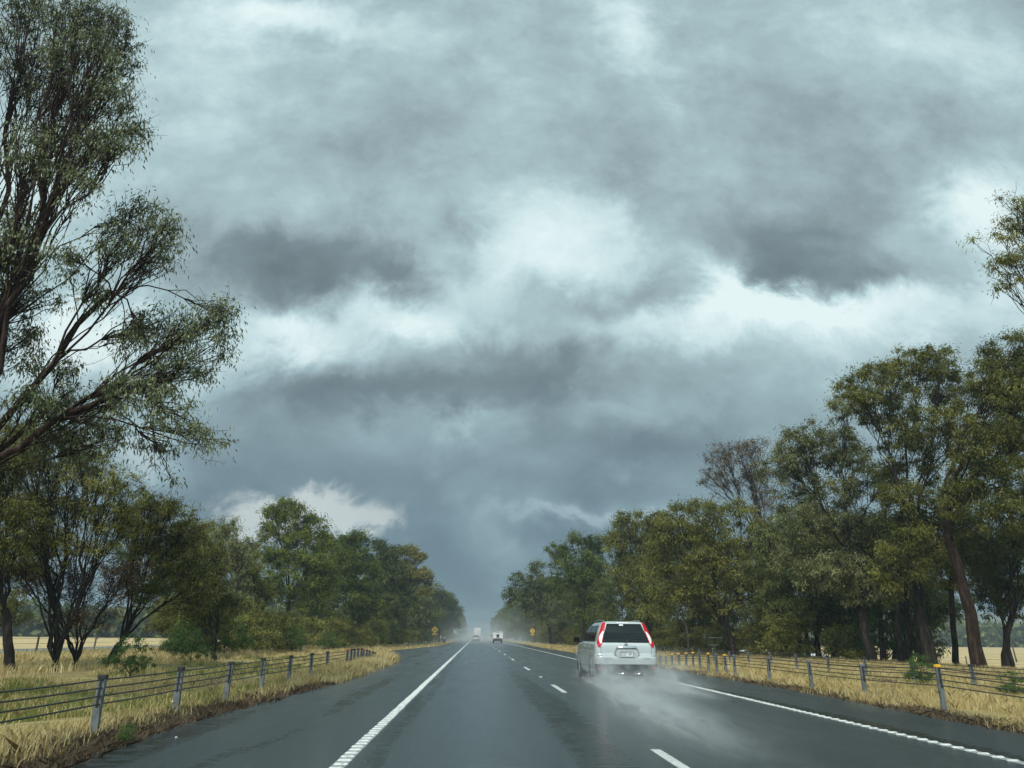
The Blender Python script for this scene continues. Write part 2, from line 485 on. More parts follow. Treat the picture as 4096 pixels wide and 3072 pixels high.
# ------------------------------------------------------------------ mesh helpers
class MB:
    def __init__(s):
        s.v, s.f = [], []

    def add(s, verts, faces):
        o = len(s.v)
        s.v += [tuple(float(q) for q in x) for x in verts]
        s.f += [tuple(i + o for i in f) for f in faces]
        return s

    def box(s, x0, x1, y0, y1, z0, z1, bev=0.0):
        if bev <= 0:
            v = [(x, y, z) for z in (z0, z1) for y in (y0, y1) for x in (x0, x1)]
            return s.add(v, [(0, 2, 3, 1), (4, 5, 7, 6), (0, 1, 5, 4), (2, 6, 7, 3), (0, 4, 6, 2), (1, 3, 7, 5)])
        b = bev
        rings = []
        for z, i in ((z0, b), (z0 + b, 0), (z1 - b, 0), (z1, b)):
            xa, xb, ya, yb = x0 + i, x1 - i, y0 + i, y1 - i
            rings.append([(xa + b, ya, z), (xb - b, ya, z), (xb, ya + b, z), (xb, yb - b, z), (xb - b, yb, z), (xa + b, yb, z), (xa, yb - b, z), (xa, ya + b, z)])
        v = [q for r in rings for q in r]
        f = [(r * 8 + i, r * 8 + (i + 1) % 8, r * 8 + 8 + (i + 1) % 8, r * 8 + 8 + i) for r in range(3) for i in range(8)]
        f += [tuple(range(7, -1, -1)), tuple(range(24, 32))]
        return s.add(v, f)

    def tube(s, pts, rr, n=8, cap=True):
        pts = np.asarray(pts, float)
        rr = np.broadcast_to(np.asarray(rr, float), (len(pts),))
        V, Fc = tube_arrays(pts, rr, n)
        s.add(V, [tuple(f) for f in Fc])
        if cap:
            o = len(s.v) - len(V)
            s.f.append(tuple(o + i for i in range(n - 1, -1, -1)))
            s.f.append(tuple(o + (len(pts) - 1) * n + i for i in range(n)))
        return s

    def lathe(s, prof, n=28, axis='x', c=(0, 0, 0)):
        """prof: list of (along axis, radius)"""
        v = []
        for a, r in prof:
            for i in range(n):
                t_ = 2 * math.pi * i / n
                q = (a, r * math.cos(t_), r * math.sin(t_)) if axis == 'x' else (r * math.cos(t_), a, r * math.sin(t_)) if axis == 'y' else (r * math.cos(t_), r * math.sin(t_), a)
                v.append((q[0] + c[0], q[1] + c[1], q[2] + c[2]))
        k = len(prof)
        f = [(j * n + i, j * n + (i + 1) % n, (j + 1) * n + (i + 1) % n, (j + 1) * n + i) for j in range(k - 1) for i in range(n)]
        f.append(tuple(range(n - 1, -1, -1)))
        f.append(tuple((k - 1) * n + i for i in range(n)))
        return s.add(v, f)

    def poly_y(s, pts, y0, y1):
        """flat shape in the xz plane given thickness along y"""
        n = len(pts)
        v = [(x, y0, z) for x, z in pts] + [(x, y1, z) for x, z in pts]
        f = [tuple(range(n)), tuple(range(2 * n - 1, n - 1, -1))]
        f += [(i, i + n, (i + 1) % n + n, (i + 1) % n) for i in range(n)]
        return s.add(v, f)

    def build(s, name, mat, parent=None, smooth=False):
        me = bpy.data.meshes.new(name)
        me.from_pydata(s.v, [], s.f)
        me.validate()
        me.update()
        return link(name, me, mat, parent, smooth)


def link(name, me, mat, parent=None, smooth=False):
    if mat is not None: me.materials.append(M[mat] if isinstance(mat, str) else mat)
    if smooth:
        me.polygons.foreach_set('use_smooth', [True] * len(me.polygons))
    o = bpy.data.objects.new(name, me)
    col.objects.link(o)
    if parent is not None: o.parent = parent
    return o


def np_mesh(name, V, F, tone=None):
    """V (n,3), F (m,k) constant face size"""
    V = np.ascontiguousarray(V, np.float32)
    F = np.ascontiguousarray(F, np.int32)
    me = bpy.data.meshes.new(name)
    me.vertices.add(len(V))
    me.vertices.foreach_set('co', V.ravel())
    k = F.shape[1]
    me.loops.add(F.size)
    me.loops.foreach_set('vertex_index', F.ravel())
    me.polygons.add(len(F))
    me.polygons.foreach_set('loop_start', np.arange(0, F.size, k, dtype=np.int32))
    me.update(calc_edges=True)
    if tone is not None:
        a = me.attributes.new('tone', 'FLOAT', 'FACE')
        a.data.foreach_set('value', np.ascontiguousarray(tone, np.float32))
    return me


def tube_arrays(P, Rr, n):
    k = len(P)
    T = np.gradient(P, axis=0) if k > 1 else np.array([[0, 0, 1.0]])
    T /= np.linalg.norm(T, axis=1)[:, None] + 1e-9
    ref = np.array([0, 0, 1.0]) if abs(T[0][2]) < .9 else np.array([1.0, 0, 0])
    A = np.cross(T, ref)
    A /= np.linalg.norm(A, axis=1)[:, None] + 1e-9
    B = np.cross(T, A)
    an = np.linspace(0, 2 * np.pi, n, endpoint=False)
    V = P[:, None, :] + Rr[:, None, None] * (np.cos(an)[None, :, None] * A[:, None, :] + np.sin(an)[None, :, None] * B[:, None, :])
    i = np.arange(n)
    j = (i + 1) % n
    F = np.concatenate([np.stack([q * n + i, q * n + j, (q + 1) * n + j, (q + 1) * n + i], 1) for q in range(k - 1)])
    return V.reshape(-1, 3), F


def tag(o, label=None, cat=None, group=None, kind=None):
    if label: o['label'] = label
    if cat: o['category'] = cat
    if group: o['group'] = group
    if kind: o['kind'] = kind
    return o


def empty(name, loc, label, cat, group=None, rz=0.0):
    o = bpy.data.objects.new(name, None)
    o.empty_display_size = .3
    col.objects.link(o)
    o.location = loc
    o.rotation_euler.z = rz
    return tag(o, label, cat, group)


def kids(o):
    return [c for c in bpy.data.objects if c.parent == o]


def copy_tree(root, loc, rz, scale, label, group):
    r = root.copy()
    col.objects.link(r)
    r.location, r.rotation_euler, r.scale = loc, (0, 0, rz), scale
    tag(r, label, None, group)
    for ch in kids_cache[root.name]:
        c = ch.copy()
        col.objects.link(c)
        c.parent = r
    return r


def text_mesh(body, size, extrude=.002, squash=1.0):
    cu = bpy.data.curves.new('lettering', 'FONT')
    cu.body = body
    cu.size = size
    cu.align_x = 'CENTER'
    cu.align_y = 'CENTER'
    cu.extrude = extrude
    o = bpy.data.objects.new('lettering', cu)
    col.objects.link(o)
    dg = bpy.context.evaluated_depsgraph_get()
    me = bpy.data.meshes.new_from_object(o.evaluated_get(dg))
    bpy.data.objects.remove(o)
    for v in me.vertices: v.co.x *= squash
    return me


rng = np.random.default_rng(7)
random.seed(7)

# ------------------------------------------------------------------ terrain + road
def terr(x, y):
    """height of the land"""
    x = np.asarray(x, float)
    y = np.asarray(y, float)
    z = np.full(np.broadcast(x, y).shape, -.02)
    r = np.clip((x - 24) / 7, 0, 1)
    z = z - 1.15 * (r * r * (3 - 2 * r))
    b = np.clip((np.abs(x - 1.9) - 7.2) / 2, 0, 1)
    z = z + b * .05 * np.sin(x * 1.7 + y * .6) * np.sin(y * .9 - x * .4)
    d = np.clip((-5.6 - x) / 2.5, 0, 1) * np.clip((x + 12) / 3, 0, 1)
    z = z - .18 * d
    return z


gx = np.unique(np.concatenate([np.linspace(-1400, -60, 24), np.linspace(-60, -14, 40), np.linspace(-14, 14, 57), np.linspace(14, 60, 47), np.linspace(60, 1400, 24)]))
gy = np.unique(np.concatenate([np.linspace(-250, -20, 8), np.linspace(-20, 60, 161), np.linspace(60, 200, 71), np.linspace(200, 1500, 40)]))
GX, GY = np.meshgrid(gx, gy)
GZ = terr(GX, GY)
nx, ny = len(gx), len(gy)
ii = np.arange(ny - 1)[:, None] * nx + np.arange(nx - 1)[None, :]
Fg = np.stack([ii, ii + 1, ii + nx + 1, ii + nx], -1).reshape(-1, 4)
g = link('ground', np_mesh('ground', np.stack([GX, GY, GZ], -1).reshape(-1, 3), Fg), 'ground', None, True)
tag(g, kind='structure')

ys = np.unique(np.concatenate([np.arange(-20, 60, .18), np.arange(60, 200, 1.0), np.linspace(200, 1480, 60)]))
jag = np.convolve(rng.normal(0, 1, len(ys) + 6), np.ones(4) / 4, 'valid')[:len(ys)]
jag2 = np.convolve(rng.normal(0, 1, len(ys) + 6), np.ones(4) / 4, 'valid')[:len(ys)]
xl = np.interp(ys, [-20, 8, 12, 16, 19, 25, 40, 47, 52, 70, 105, 130, 1480], [-4.2, -4.15, -4.4, -4.3, -4.0, -3.85, -4.1, -4.9, -7.4, -7.3, -4.9, -4.3, -4.3]) + jag * .09
xr = np.interp(ys, [-20, 12, 19, 25, 60, 1480], [8.2, 8.2, 8.5, 8.5, 8.2, 8.0]) + jag2 * .07
cols = [xl, xl * .6 - 1.34 * .4, np.full_like(ys, -1.3), np.full_like(ys, 2.1), np.full_like(ys, 6.0), xr]
V = np.stack([np.stack([cx, ys, np.full_like(ys, .045)], -1) for cx in cols], 1)
V[:, 0, 2] = .0
V[:, 5, 2] = .0
V = V.reshape(-1, 3)
nc = len(cols)
ii = np.arange(len(ys) - 1)[:, None] * nc + np.arange(nc - 1)[None, :]
Fr = np.stack([ii, ii + 1, ii + nc + 1, ii + nc], -1).reshape(-1, 4)
RZ = .045
road = link('road', np_mesh('road', V, Fr), 'asphalt')
tag(road, kind='structure')


def strip(name, x0, x1, y0, y1, z, mat, tilt=None):
    yy = np.linspace(y0, y1, 40)
    zz0, zz1 = (terr(x0, yy) + .03, terr(x1, yy) + .03) if z is None else (np.full(40, z), np.full(40, z))
    V = np.concatenate([np.stack([np.full(40, x0), yy, zz0], -1), np.stack([np.full(40, x1), yy, zz1], -1)])
    i = np.arange(39)
    o = link(name, np_mesh(name, V, np.stack([i, i + 40, i + 41, i + 1], -1)), mat)
    return tag(o, kind='structure')


strip('side_road', -35.5, -30.5, -20, 900, None, 'old_asphalt')
strip('opposite_road', 33.0, 41.5, -20, 900, None, 'old_asphalt')

# profiled edge lines: thin worn base with raised white ribs, ribs merge further away
def edge_line(x, hw, y_rib_end, ribs_from, slant):
    z = RZ + .004
    mb = MB()
    # smooth paint beyond the ribs reading distance
    mb.box(x - hw, x + hw, y_rib_end, 700, z - .003, z + .004)
    o = mb.build('edge_line', 'road_paint')
    tag(o, kind='structure')
    mb = MB()
    mb.box(x - hw * .96, x + hw * .96, -10, y_rib_end - .01, z - .003, z)
    o = mb.build('edge_line_base', 'worn_paint')
    tag(o, kind='structure')
    mb = MB()
    y = ribs_from
    while y < y_rib_end:
        a = random.uniform(-.01, .01)
        x0, x1 = x - hw + a, x + hw + a
        b = .042
        h = .013
        mb.add([(x0, y - b * .5, z), (x0 + .02, y - b, z), (x1 - .02, y - b + slant, z), (x1, y - b * .3 + slant, z), (x1 - .02, y + b + slant, z), (x0 + .02, y + b, z),
                (x0 + .02, y - b * .4, z + h), (x1 - .02, y - b * .4 + slant, z + h), (x1 - .02, y + b * .4 + slant, z + h), (x0 + .02, y + b * .4, z + h)],
               [(1, 2, 7, 6), (2, 3, 7), (3, 4, 8, 7), (4, 5, 9, 8), (5, 0, 9), (0, 6, 9), (0, 1, 6), (6, 7, 8, 9)])
        y += .25
    o = mb.build('edge_line_ribs', 'road_paint')
    tag(o, kind='structure')


edge_line(-1.35, .078, 45, -9.9, 0)
edge_line(6.0, .075, 45, -9.8, 0)
mb = MB()
for k in range(-2, 42):
    y1 = 9.45 + 12.1 * k
    mb.box(2.10, 2.22, y1 - 2.9, y1, RZ + .001, RZ + .006)
tag(mb.build('lane_line', 'road_paint'), kind='structure')
for k in range(7):
    y0 = 25.5 + 23.4 * k if k else 25.5
    mb = MB().box(2.115, 2.215, y0 - .05, y0 + .05, RZ, RZ + .02, .008)
    mk = mb.build('road_marker', 'plate')
    where = ['nearest small raised white marker on the broken lane line', 'second raised white marker along the lane line'][k] if k < 2 else 'tiny distant raised marker on the broken lane line'
    tag(mk, where, 'road marker', 'raised markers on the lane line')


# ------------------------------------------------------------------ wire rope barriers
def barrier(label, X0f, posts, h_of, caps, ends, cap_default='black_plastic', group='wire rope barriers beside the highway', sleeve=.16, rope_r=.011, ropes=(.72, .62, .52, .42)):
    """posts: list of y; X0f(y) gives x"""
    x0, y0 = X0f(posts[0]), posts[0]
    base = float(terr(x0, y0))
    root = empty('wire_rope_barrier', (x0, y0, base), label, 'barrier', group)
    for i, y in enumerate(posts):
        x = X0f(y)
        zb = float(terr(x, y)) - base
        h = h_of(i, y)
        X, Yl = x - x0, y - y0
        lx = random.uniform(-.006, .006)
        mb = MB()
        wdt, dpt, th = .048, .03, .006
        # c section post: web and two flanges
        mb.box(X - wdt, X + wdt, Yl - dpt, Yl - dpt + th, zb - .15, zb + h)
        mb.box(X - wdt, X - wdt + th, Yl - dpt + th, Yl + dpt, zb - .15, zb + h)
        mb.box(X + wdt - th, X + wdt, Yl - dpt + th, Yl + dpt, zb - .15, zb + h)
        for q in range(len(mb.v)):
            v = mb.v[q]
            mb.v[q] = (v[0] + lx * (v[2] - zb) * 8, v[1], v[2])
        po = mb.build('post', 'galv', root)
        tx = X + lx * h * 8
        mc = MB().box(tx - .056, tx + .056, Yl - .04, Yl + .04, zb + h - .035, zb + h + .022, .008)
        mc.build('cap', caps.get(i, cap_default), po)
        # dark slot where the ropes pass
        MB().box(tx - .016, tx + .016, Yl - .036, Yl - .0305, zb + h * .50, zb + h - .04).build('rope_slot', 'black_plastic', po)
    (ya, za), (yb, zb_) = ends
    for rz in ropes:
        yy = [y for y in posts]
        pts = []
        if ya is not None: pts.append((X0f(ya) - x0, ya - y0, za if za is not None else float(terr(X0f(ya), ya)) - base + rz))
        for i, y in enumerate(yy):
            hh = h_of(i, y)
            pts.append((X0f(y) - x0 + .02, y - y0, float(terr(X0f(y), y)) - base + rz * hh / .76))
        if yb is not None: pts.append((X0f(yb) - x0, yb - y0, zb_ if zb_ is not None else rz))
        # small sag between the posts
        pp = []
        for a, b in zip(pts[:-1], pts[1:]):
            a, b = np.array(a), np.array(b)
            for q in np.linspace(0, 1, 4)[:-1]:
                v = a + (b - a) * q
                v[2] -= .008 * math.sin(math.pi * q)
                pp.append(v)
        pp.append(np.array(pts[-1]))
        MB().tube(pp, rope_r, 6).build('rope', 'rope', root)
    return root


left_posts = [5.4, 8.1, 10.75, 13.5, 16.05, 18.65, 21.2, 23.9, 26.6, 30.4, 31.3, 32.2, 33.1, 34.1, 35.0, 35.9, 36.8, 37.8, 38.8]
barrier('black-capped wire rope barrier along the left shoulder, nearest the viewer', lambda y: -4.98, left_posts,
        lambda i, y: .76 if y < 34 else .76 - (y - 34) * .055, {9: 'cap_red', 14: 'cap_red'}, ((-6, None), (41, .05)))
lp2 = [96 + 2.6 * i for i in range(18)]
barrier('far wire rope barrier in pale grass beneath the left crossroads sign', lambda y: float(np.interp(y, [90, 128, 300], [-8.8, -5.4, -5.3])), lp2,
        lambda i, y: .72, {}, ((92, .05), (None, None)), rope_r=.014)
rp = [9.4, 12.4, 15.4, 18.5, 21.4, 24.5, 27.7, 28.7, 29.8, 30.9, 32.0, 33.1, 34.2, 35.4, 36.6, 37.8, 39.0]
barrier('yellow-capped wire rope barrier along the right shoulder', lambda y: 9.4, rp,
        lambda i, y: .84 if i == 2 else (.74 if y < 33 else .74 - (y - 33) * .045),
        {2: 'cap_yellow', 7: 'cap_yellow', 9: 'cap_yellow', 11: 'cap_yellow', 12: 'cap_yellow', 13: 'cap_yellow', 14: 'cap_yellow', 15: 'cap_yellow'},
        ((-6, None), (41, .05)), cap_default='galv')
rb = [12 + 3.0 * i for i in range(22)]
barrier('second thinner wire rope barrier running behind the right roadside grass', lambda y: 13.6 + .010 * y, rb,
        lambda i, y: .72, {}, ((4, None), (None, None)), cap_default='black_plastic')


# ------------------------------------------------------------------ vehicles
class Shell:
    """car body from horizontal slices: z, half width, rear y, front y, rear corner radius, front corner radius"""

    def __init__(s, tab):
        s.t = np.array(tab, float)

    def p(s, z):
        return [float(np.interp(z, s.t[:, 0], s.t[:, i])) for i in range(1, 6)]

    def ring(s, z):
        w_, yr, yf, r, rf = s.p(z)
        h = []
        for q in np.linspace(0, w_ - r, 5)[:-1]: h.append((q, yr))
        for a in np.linspace(-math.pi / 2, 0, 7): h.append((w_ - r + r * math.cos(a), yr + r + r * math.sin(a)))
        for q in np.linspace(yr + r, yf - rf, 12)[1:-1]: h.append((w_, q))
        for a in np.linspace(0, math.pi / 2, 7): h.append((w_ - rf + rf * math.cos(a), yf - rf + rf * math.sin(a)))
        for q in np.linspace(w_ - rf, 0, 5)[1:]: h.append((q, yf))
        full = h + [(-x, y) for x, y in h[-2:0:-1]]
        return [(x, y, z) for x, y in full]

    def mesh(s, zs):
        mb = MB()
        R_ = [s.ring(z) for z in zs]
        n = len(R_[0])
        mb.add([q for r in R_ for q in r], [(j * n + i, j * n + (i + 1) % n, (j + 1) * n + (i + 1) % n, (j + 1) * n + i) for j in range(len(R_) - 1) for i in range(n)]
               + [tuple(range(n - 1, -1, -1)), tuple((len(R_) - 1) * n + i for i in range(n))])
        return mb

    def pt(s, z, q, off=0.0):
        """point at perimeter distance q from the rear centre (sign = side)"""
        w_, yr, yf, r, rf = s.p(z)
        sg, q = (1, q) if q >= 0 else (-1, -q)
        if q < w_ - r: x, y, nx_, ny_ = q, yr, 0, -1
        elif q < w_ - r + r * math.pi / 2:
            a = (q - (w_ - r)) / r - math.pi / 2
            x, y, nx_, ny_ = w_ - r + r * math.cos(a), yr + r + r * math.sin(a), math.cos(a), math.sin(a)
        else: x, y, nx_, ny_ = w_, yr + r + q - (w_ - r + r * math.pi / 2), 1, 0
        return (sg * (x + nx_ * off), y + ny_ * off, z)

    def side_q(s, z, y):
        w_, yr, yf, r, rf = s.p(z)
        return w_ - r + r * math.pi / 2 + (y - yr - r)

    def patch(s, f0, f1, z0, z1, off=.006, nz=10, nq=10, sgn=1, y=False, mb=None):
        mb = mb or MB()
        V, F_ = [], []
        for j in range(nz + 1):
            z = z0 + (z1 - z0) * j / nz
            t_ = j / nz
            a, b = (f0(t_) if callable(f0) else f0), (f1(t_) if callable(f1) else f1)
            if y: a, b = s.side_q(z, a), s.side_q(z, b)
            for i in range(nq + 1): V.append(s.pt(z, sgn * (a + (b - a) * i / nq), off))
        n = nq + 1
        for j in range(nz):
            for i in range(nq):
                q = (j * n + i, j * n + i + 1, (j + 1) * n + i + 1, (j + 1) * n + i)
                F_.append(q if sgn > 0 else q[::-1])
        return mb.add(V, F_)


def cut(obj, cutters):
    """cut arches out of a body and remove the cutters again"""
    tmp = []
    for c in cutters:
        me = bpy.data.meshes.new('cutter')
        me.from_pydata(c.v, [], c.f)
        o = bpy.data.objects.new('cutter', me)
        col.objects.link(o)
        md = obj.modifiers.new('cut', 'BOOLEAN')
        md.object = o
        md.operation = 'DIFFERENCE'
        md.solver = 'EXACT'
        tmp.append(o)
    bpy.context.view_layer.update()
    dg = bpy.context.evaluated_depsgraph_get()
    me = bpy.data.meshes.new_from_object(obj.evaluated_get(dg))
    obj.modifiers.clear()
    obj.data = me
    for o in tmp: bpy.data.objects.remove(o)


def wheel(parent, x, y, r, wd, side, rim='alloy', spokes=6):
    hw = wd / 2
    mb = MB().lathe([(x - hw * .8, r * .62), (x - hw, r * .80), (x - hw * .9, r * .95), (x - hw * .6, r), (x + hw * .6, r), (x + hw * .9, r * .95), (x + hw, r * .80), (x + hw * .8, r * .62)], 30, 'x', (0, y, r))
    wh = empty_part('wheel', parent)
    mb.build('tyre', 'tyre', wh, True)
    xo = x + side * hw * .82
    mb = MB()
    s_ = side
    prof = [(xo, r * .64), (xo, r * .57), (xo - s_ * .05, r * .55), (xo - s_ * .05, r * .1)]
    mb.lathe(prof if s_ > 0 else prof, 30, 'x', (0, y, r))
    for k in range(spokes):
        a = 2 * math.pi * k / spokes
        ca, sa_ = math.cos(a), math.sin(a)
        v = []
        for rr_, hw_ in ((r * .08, .035), (r * .60, .028)):
            for e in (-1, 1):
                for d in (0, .035):
                    v.append((xo - s_ * (.04 - d), y + ca * rr_ - sa_ * hw_ * e, r + sa_ * rr_ + ca * hw_ * e))
        mb.add(v, [(0, 1, 3, 2), (4, 6, 7, 5), (0, 4, 5, 1), (2, 3, 7, 6), (0, 2, 6, 4), (1, 5, 7, 3)])
    mb.lathe([(xo - s_ * .045, r * .16), (xo + s_ * .004, r * .14)], 12, 'x', (0, y, r))
    mb.build('rim', rim, wh)


def empty_part(name, parent):
    o = bpy.data.objects.new(name, None)
    o.empty_display_size = .1
    col.objects.link(o)
    o.parent = parent
    return o


def place_text(me, parent, name, mat, loc, tiltx=0.0):
    o = link(name, me, mat, parent)
    o.rotation_euler = (math.pi / 2 + tiltx, 0, 0)
    o.location = loc
    return o


def build_suv():
    T = [(.20, .76, .12, 4.45, .16, .40), (.30, .85, .035, 4.55, .18, .45), (.50, .885, .0, 4.60, .20, .5), (.735, .892, -.005, 4.62, .20, .5), (.765, .888, .012, 4.62, .20, .5), (.785, .878, .062, 4.60, .17, .5),
         (.90, .880, .068, 4.52, .17, .5), (1.00, .874, .078, 4.35, .17, .5), (1.06, .862, .09, 3.95, .16, .45), (1.10, .84, .105, 3.60, .15, .4), (1.14, .80, .13, 3.45, .14, .3),
         (1.25, .770, .17, 3.25, .135, .3), (1.40, .725, .225, 2.97, .13, .3), (1.60, .640, .31, 2.50, .12, .3), (1.645, .612, .335, 2.38, .12, .3), (1.672, .575, .37, 2.25, .12, .3), (1.69, .50, .44, 2.1, .12, .3), (1.70, .34, .6, 1.9, .12, .3)]
    S = Shell(T)
    root = empty('sport_utility_vehicle', (4.27, 21.6, RZ), 'silver five-door SUV seen from behind in the right lane with wet tyres throwing spray', 'car')
    zs = sorted(set([t_[0] for t_ in T] + list(np.linspace(.35, 1.64, 14))))
    body = S.mesh(zs).build('body', 'paint_silver', root, True)
    cutters = []
    for y in (.93, 3.56):
        for sg in (-1, 1):
            a, b = (.58, .99) if sg > 0 else (-.99, -.58)
            cutters.append(MB().lathe([(a, .405), (b, .405)], 28, 'x', (0, y, .36)))
    cut(body, cutters)
    body.data.polygons.foreach_set('use_smooth', [True] * len(body.data.polygons))
    mod = None
    for y in (.93, 3.56):
        for sg in (-1, 1):
            wheel(root, sg * .775, y, .345, .225, sg)
    # wheel well liners and floor so nothing shows through
    MB().box(-.56, .56, .25, 4.3, .22, .62).build('underbody', 'black_plastic', root)
    # lower black bumper apron
    mb = S.patch(lambda t_: -1.02, lambda t_: 1.02, .22, .545, .012, 8, 24)
    ap = mb.build('bumper_apron', 'black_plastic', root)
    # rear glass
    L0 = lambda t_: .705 - .20 * t_
    mb = S.patch(lambda t_: -L0(t_) + .012, lambda t_: L0(t_) - .012, 1.115, 1.625, .006, 12, 16)
    gl = mb.build('rear_window', 'glass', root, True)
    # wiper
    MB().tube([(.02, .108, 1.13), (.08, .13, 1.20), (.30, .148, 1.235), (.43, .15, 1.235)], [.016, .012, .008, .006], 6).build('wiper', 'black_plastic', root)
    # white film tag inside the top of the glass and third brake lamp
    MB().add([(-.14, .288, 1.575), (-.02, .288, 1.575), (-.02, .304, 1.615), (-.14, .304, 1.615)], [(0, 1, 2, 3)]).build('window_sticker', 'plate', gl)
    S.patch(-.20, .13, 1.652, 1.668, .012, 2, 6).build('brake_lamp', 'lamp_clear', root)
    # roof spoiler lip
    S.patch(-.50, .50, 1.628, 1.650, .022, 3, 10).build('spoiler_lip', 'paint_silver', root, True)
    for sg in (-1, 1):
        # lamp: slender boomerang up the pillar
        top, bot = 1.665, .985
        f0 = lambda t_: (.705 - .185 * t_) if t_ > .12 else (.705 + .10 * (1 - t_ / .12) * .35)
        f1 = lambda t_: .70 - .185 * t_ + .175 * (1 - t_) ** .7 * (min(1, .45 + t_ * 3)) + .085 * t_
        lp = S.patch(f0, f1, bot, top, .014, 22, 6, sg).build('tail_lamp', 'lamp_red', root, True)
        S.patch(lambda t_: .70 - .10 * t_, lambda t_: .70 - .10 * t_ + .015 + .078 * math.sin(math.pi * min(1, t_ * .95 + .02)), 1.09, 1.42, .019, 10, 3, sg).build('reversing_lens', 'lamp_clear', lp)
        # side glass: front and rear door, black pillar between, quarter glass
        sd_ = S.patch(lambda t_: .62 + .12 * t_, lambda t_: 3.22 - .80 * t_, 1.13, 1.585, .005, 8, 16, sg, True)
        wn_ = sd_.build('side_window', 'glass', root, True)
        S.patch(lambda t_: 1.90, lambda t_: 1.97, 1.13, 1.585, .010, 4, 2, sg, True).build('door_pillar', 'black_plastic', wn_)
        S.patch(lambda t_: 1.00 - .04 * t_, lambda t_: 1.03 - .04 * t_, 1.13, 1.585, .010, 4, 2, sg, True).build('quarter_pillar', 'black_plastic', wn_)
        # door seams and handles
        for y0 in (1.02, 1.95, 3.15):
            S.patch(y0, y0 + .012, .42, 1.11, .003, 8, 1, sg, True).build('door_seam', 'black_plastic', root)
        for y0 in (1.15, 2.10):
            z0 = .99
            MB().box(sg * .885 - .018, sg * .885 + .018, y0, y0 + .17, z0 - .016, z0 + .016, .008).build('door_handle', 'chrome', root)
        # mirror
        mb = MB().box(min(sg * .93, sg * 1.12), max(sg * .93, sg * 1.12), 2.98, 3.10, 1.10, 1.27, .035)
        mr = mb.build('mirror', 'black_plastic', root, True)
        MB().tube([(sg * .80, 3.08, 1.13), (sg * .96, 3.05, 1.13)], .025, 8).build('mirror_arm', 'black_plastic', mr)
        MB().box(min(sg * .95, sg * 1.10), max(sg * .95, sg * 1.10), 2.972, 2.979, 1.125, 1.245).build('mirror_glass', 'glass', mr)
        # roof rail
        MB().tube([(sg * .52, .62, 1.68), (sg * .535, .70, 1.725), (sg * .55, 1.4, 1.735), (sg * .55, 2.1, 1.72), (sg * .53, 2.22, 1.68)], .016, 8).build('roof_rail', 'ink_grey', root, True)
        # tailgate seam, red reflector, arch lip
        S.patch(.715, .724, .79, 1.05, .003, 6, 1, sg).build('tailgate_seam', 'black_plastic', root)
        MB().lathe([(-.028, .040), (-.016, .042), (.02, .042)], 18, 'y', (sg * .735, .02, .455)).build('reflector', 'lamp_red', root)
        q = []
        for y in (.93, 3.56):
            pts = [(sg * .886, y + .415 * math.cos(a), .36 + .415 * math.sin(a)) for a in np.linspace(-.25, math.pi + .25, 18)]
            MB().tube(pts, .010, 6).build('arch_lip', 'black_plastic', root, True)
        # side bumper seam, its shade drawn as a grey strip
        S.patch(.72, .90, .765, .775, .004, 2, 4, sg).build('bumper_seam_shade', 'ink_grey', root)
    # recessed plate field, grip bar, plate
    MB().poly_y([(-.335, .80), (-.24, .715), (.25, .715), (.345, .80), (.285, .935), (-.275, .935)], -.016, .066).build('plate_housing', 'paint_silver', root)
    MB().poly_y([(-.350, .81), (-.338, .80), (-.278, .94), (.288, .94), (.348, .80), (.36, .81), (.302, .955), (-.292, .955)], -.020, .066).build('housing_seam', 'ink_grey', root)
    MB().box(-.285, .295, .0, .07, .955, 1.025, .02).build('grip_bar', 'chrome', root, True)
    pl = MB().box(-.186, .186, -.034, -.020, .738, .875, .006).build('number_plate', 'plate', root)
    fr = MB()
    for a in ((-.186, .186, .866, .874), (-.186, .186, .739, .747), (-.186, -.178, .747, .866), (.178, .186, .747, .866)):
        fr.box(a[0], a[1], -.037, -.0345, a[2], a[3])
    fr.build('plate_border', 'ink', pl)
    place_text(text_mesh('ZQS', .118, .001, .66), pl, 'plate_lettering', 'ink', (-.098, -.0365, .815))
    place_text(text_mesh('691', .118, .001, .66), pl, 'plate_lettering', 'ink', (.100, -.0365, .815))
    MB().poly_y([(-.022, .866), (.0, .83), (.022, .866)], -.0375, -.035).build('plate_triangle', 'ink_blue', pl)
    # round emblem with a bar across it
    bd = MB()
    n = 20
    for r0, r1 in ((.036, .046),):
        v = [(r * math.cos(2 * math.pi * i / n), .055, 1.072 + r * .85 * math.sin(2 * math.pi * i / n)) for r in (r0, r1) for i in range(n)]
        v += [(x, y + .03, z) for x, y, z in v]
        bd.add(v, [(i, (i + 1) % n, n + (i + 1) % n, n + i) for i in range(n)] + [(n + i, n + (i + 1) % n, 3 * n + (i + 1) % n, 3 * n + i) for i in range(n)])
    bd.box(-.056, .056, .052, .085, 1.063, 1.081)
    bd.build('badge', 'chrome', root)
    place_text(text_mesh('X-TRAIL', .060, .001, 1.1), root, 'badge_lettering', 'ink_grey', (-.52, -.010, .690))
    place_text(text_mesh('dCi', .042, .001, 1.1), root, 'badge_lettering', 'ink_grey', (-.58, -.008, .635))
    place_text(text_mesh('TS 4WD', .052, .001, 1.1), root, 'badge_lettering', 'ink_grey', (.56, -.010, .690))
    for x0 in (-.20, .27):
        mb = MB()
        pts = [(x0 + .085 * math.cos(a), -.022, .335 + .045 * math.sin(a)) for a in np.linspace(math.pi, 2 * math.pi, 10)]
        mb.tube(pts, .010, 6)
        mb.box(x0 - .03, x0 + .03, -.02, .0, .302, .325, .005)
        mb.build('bumper_trim', 'chrome', root)
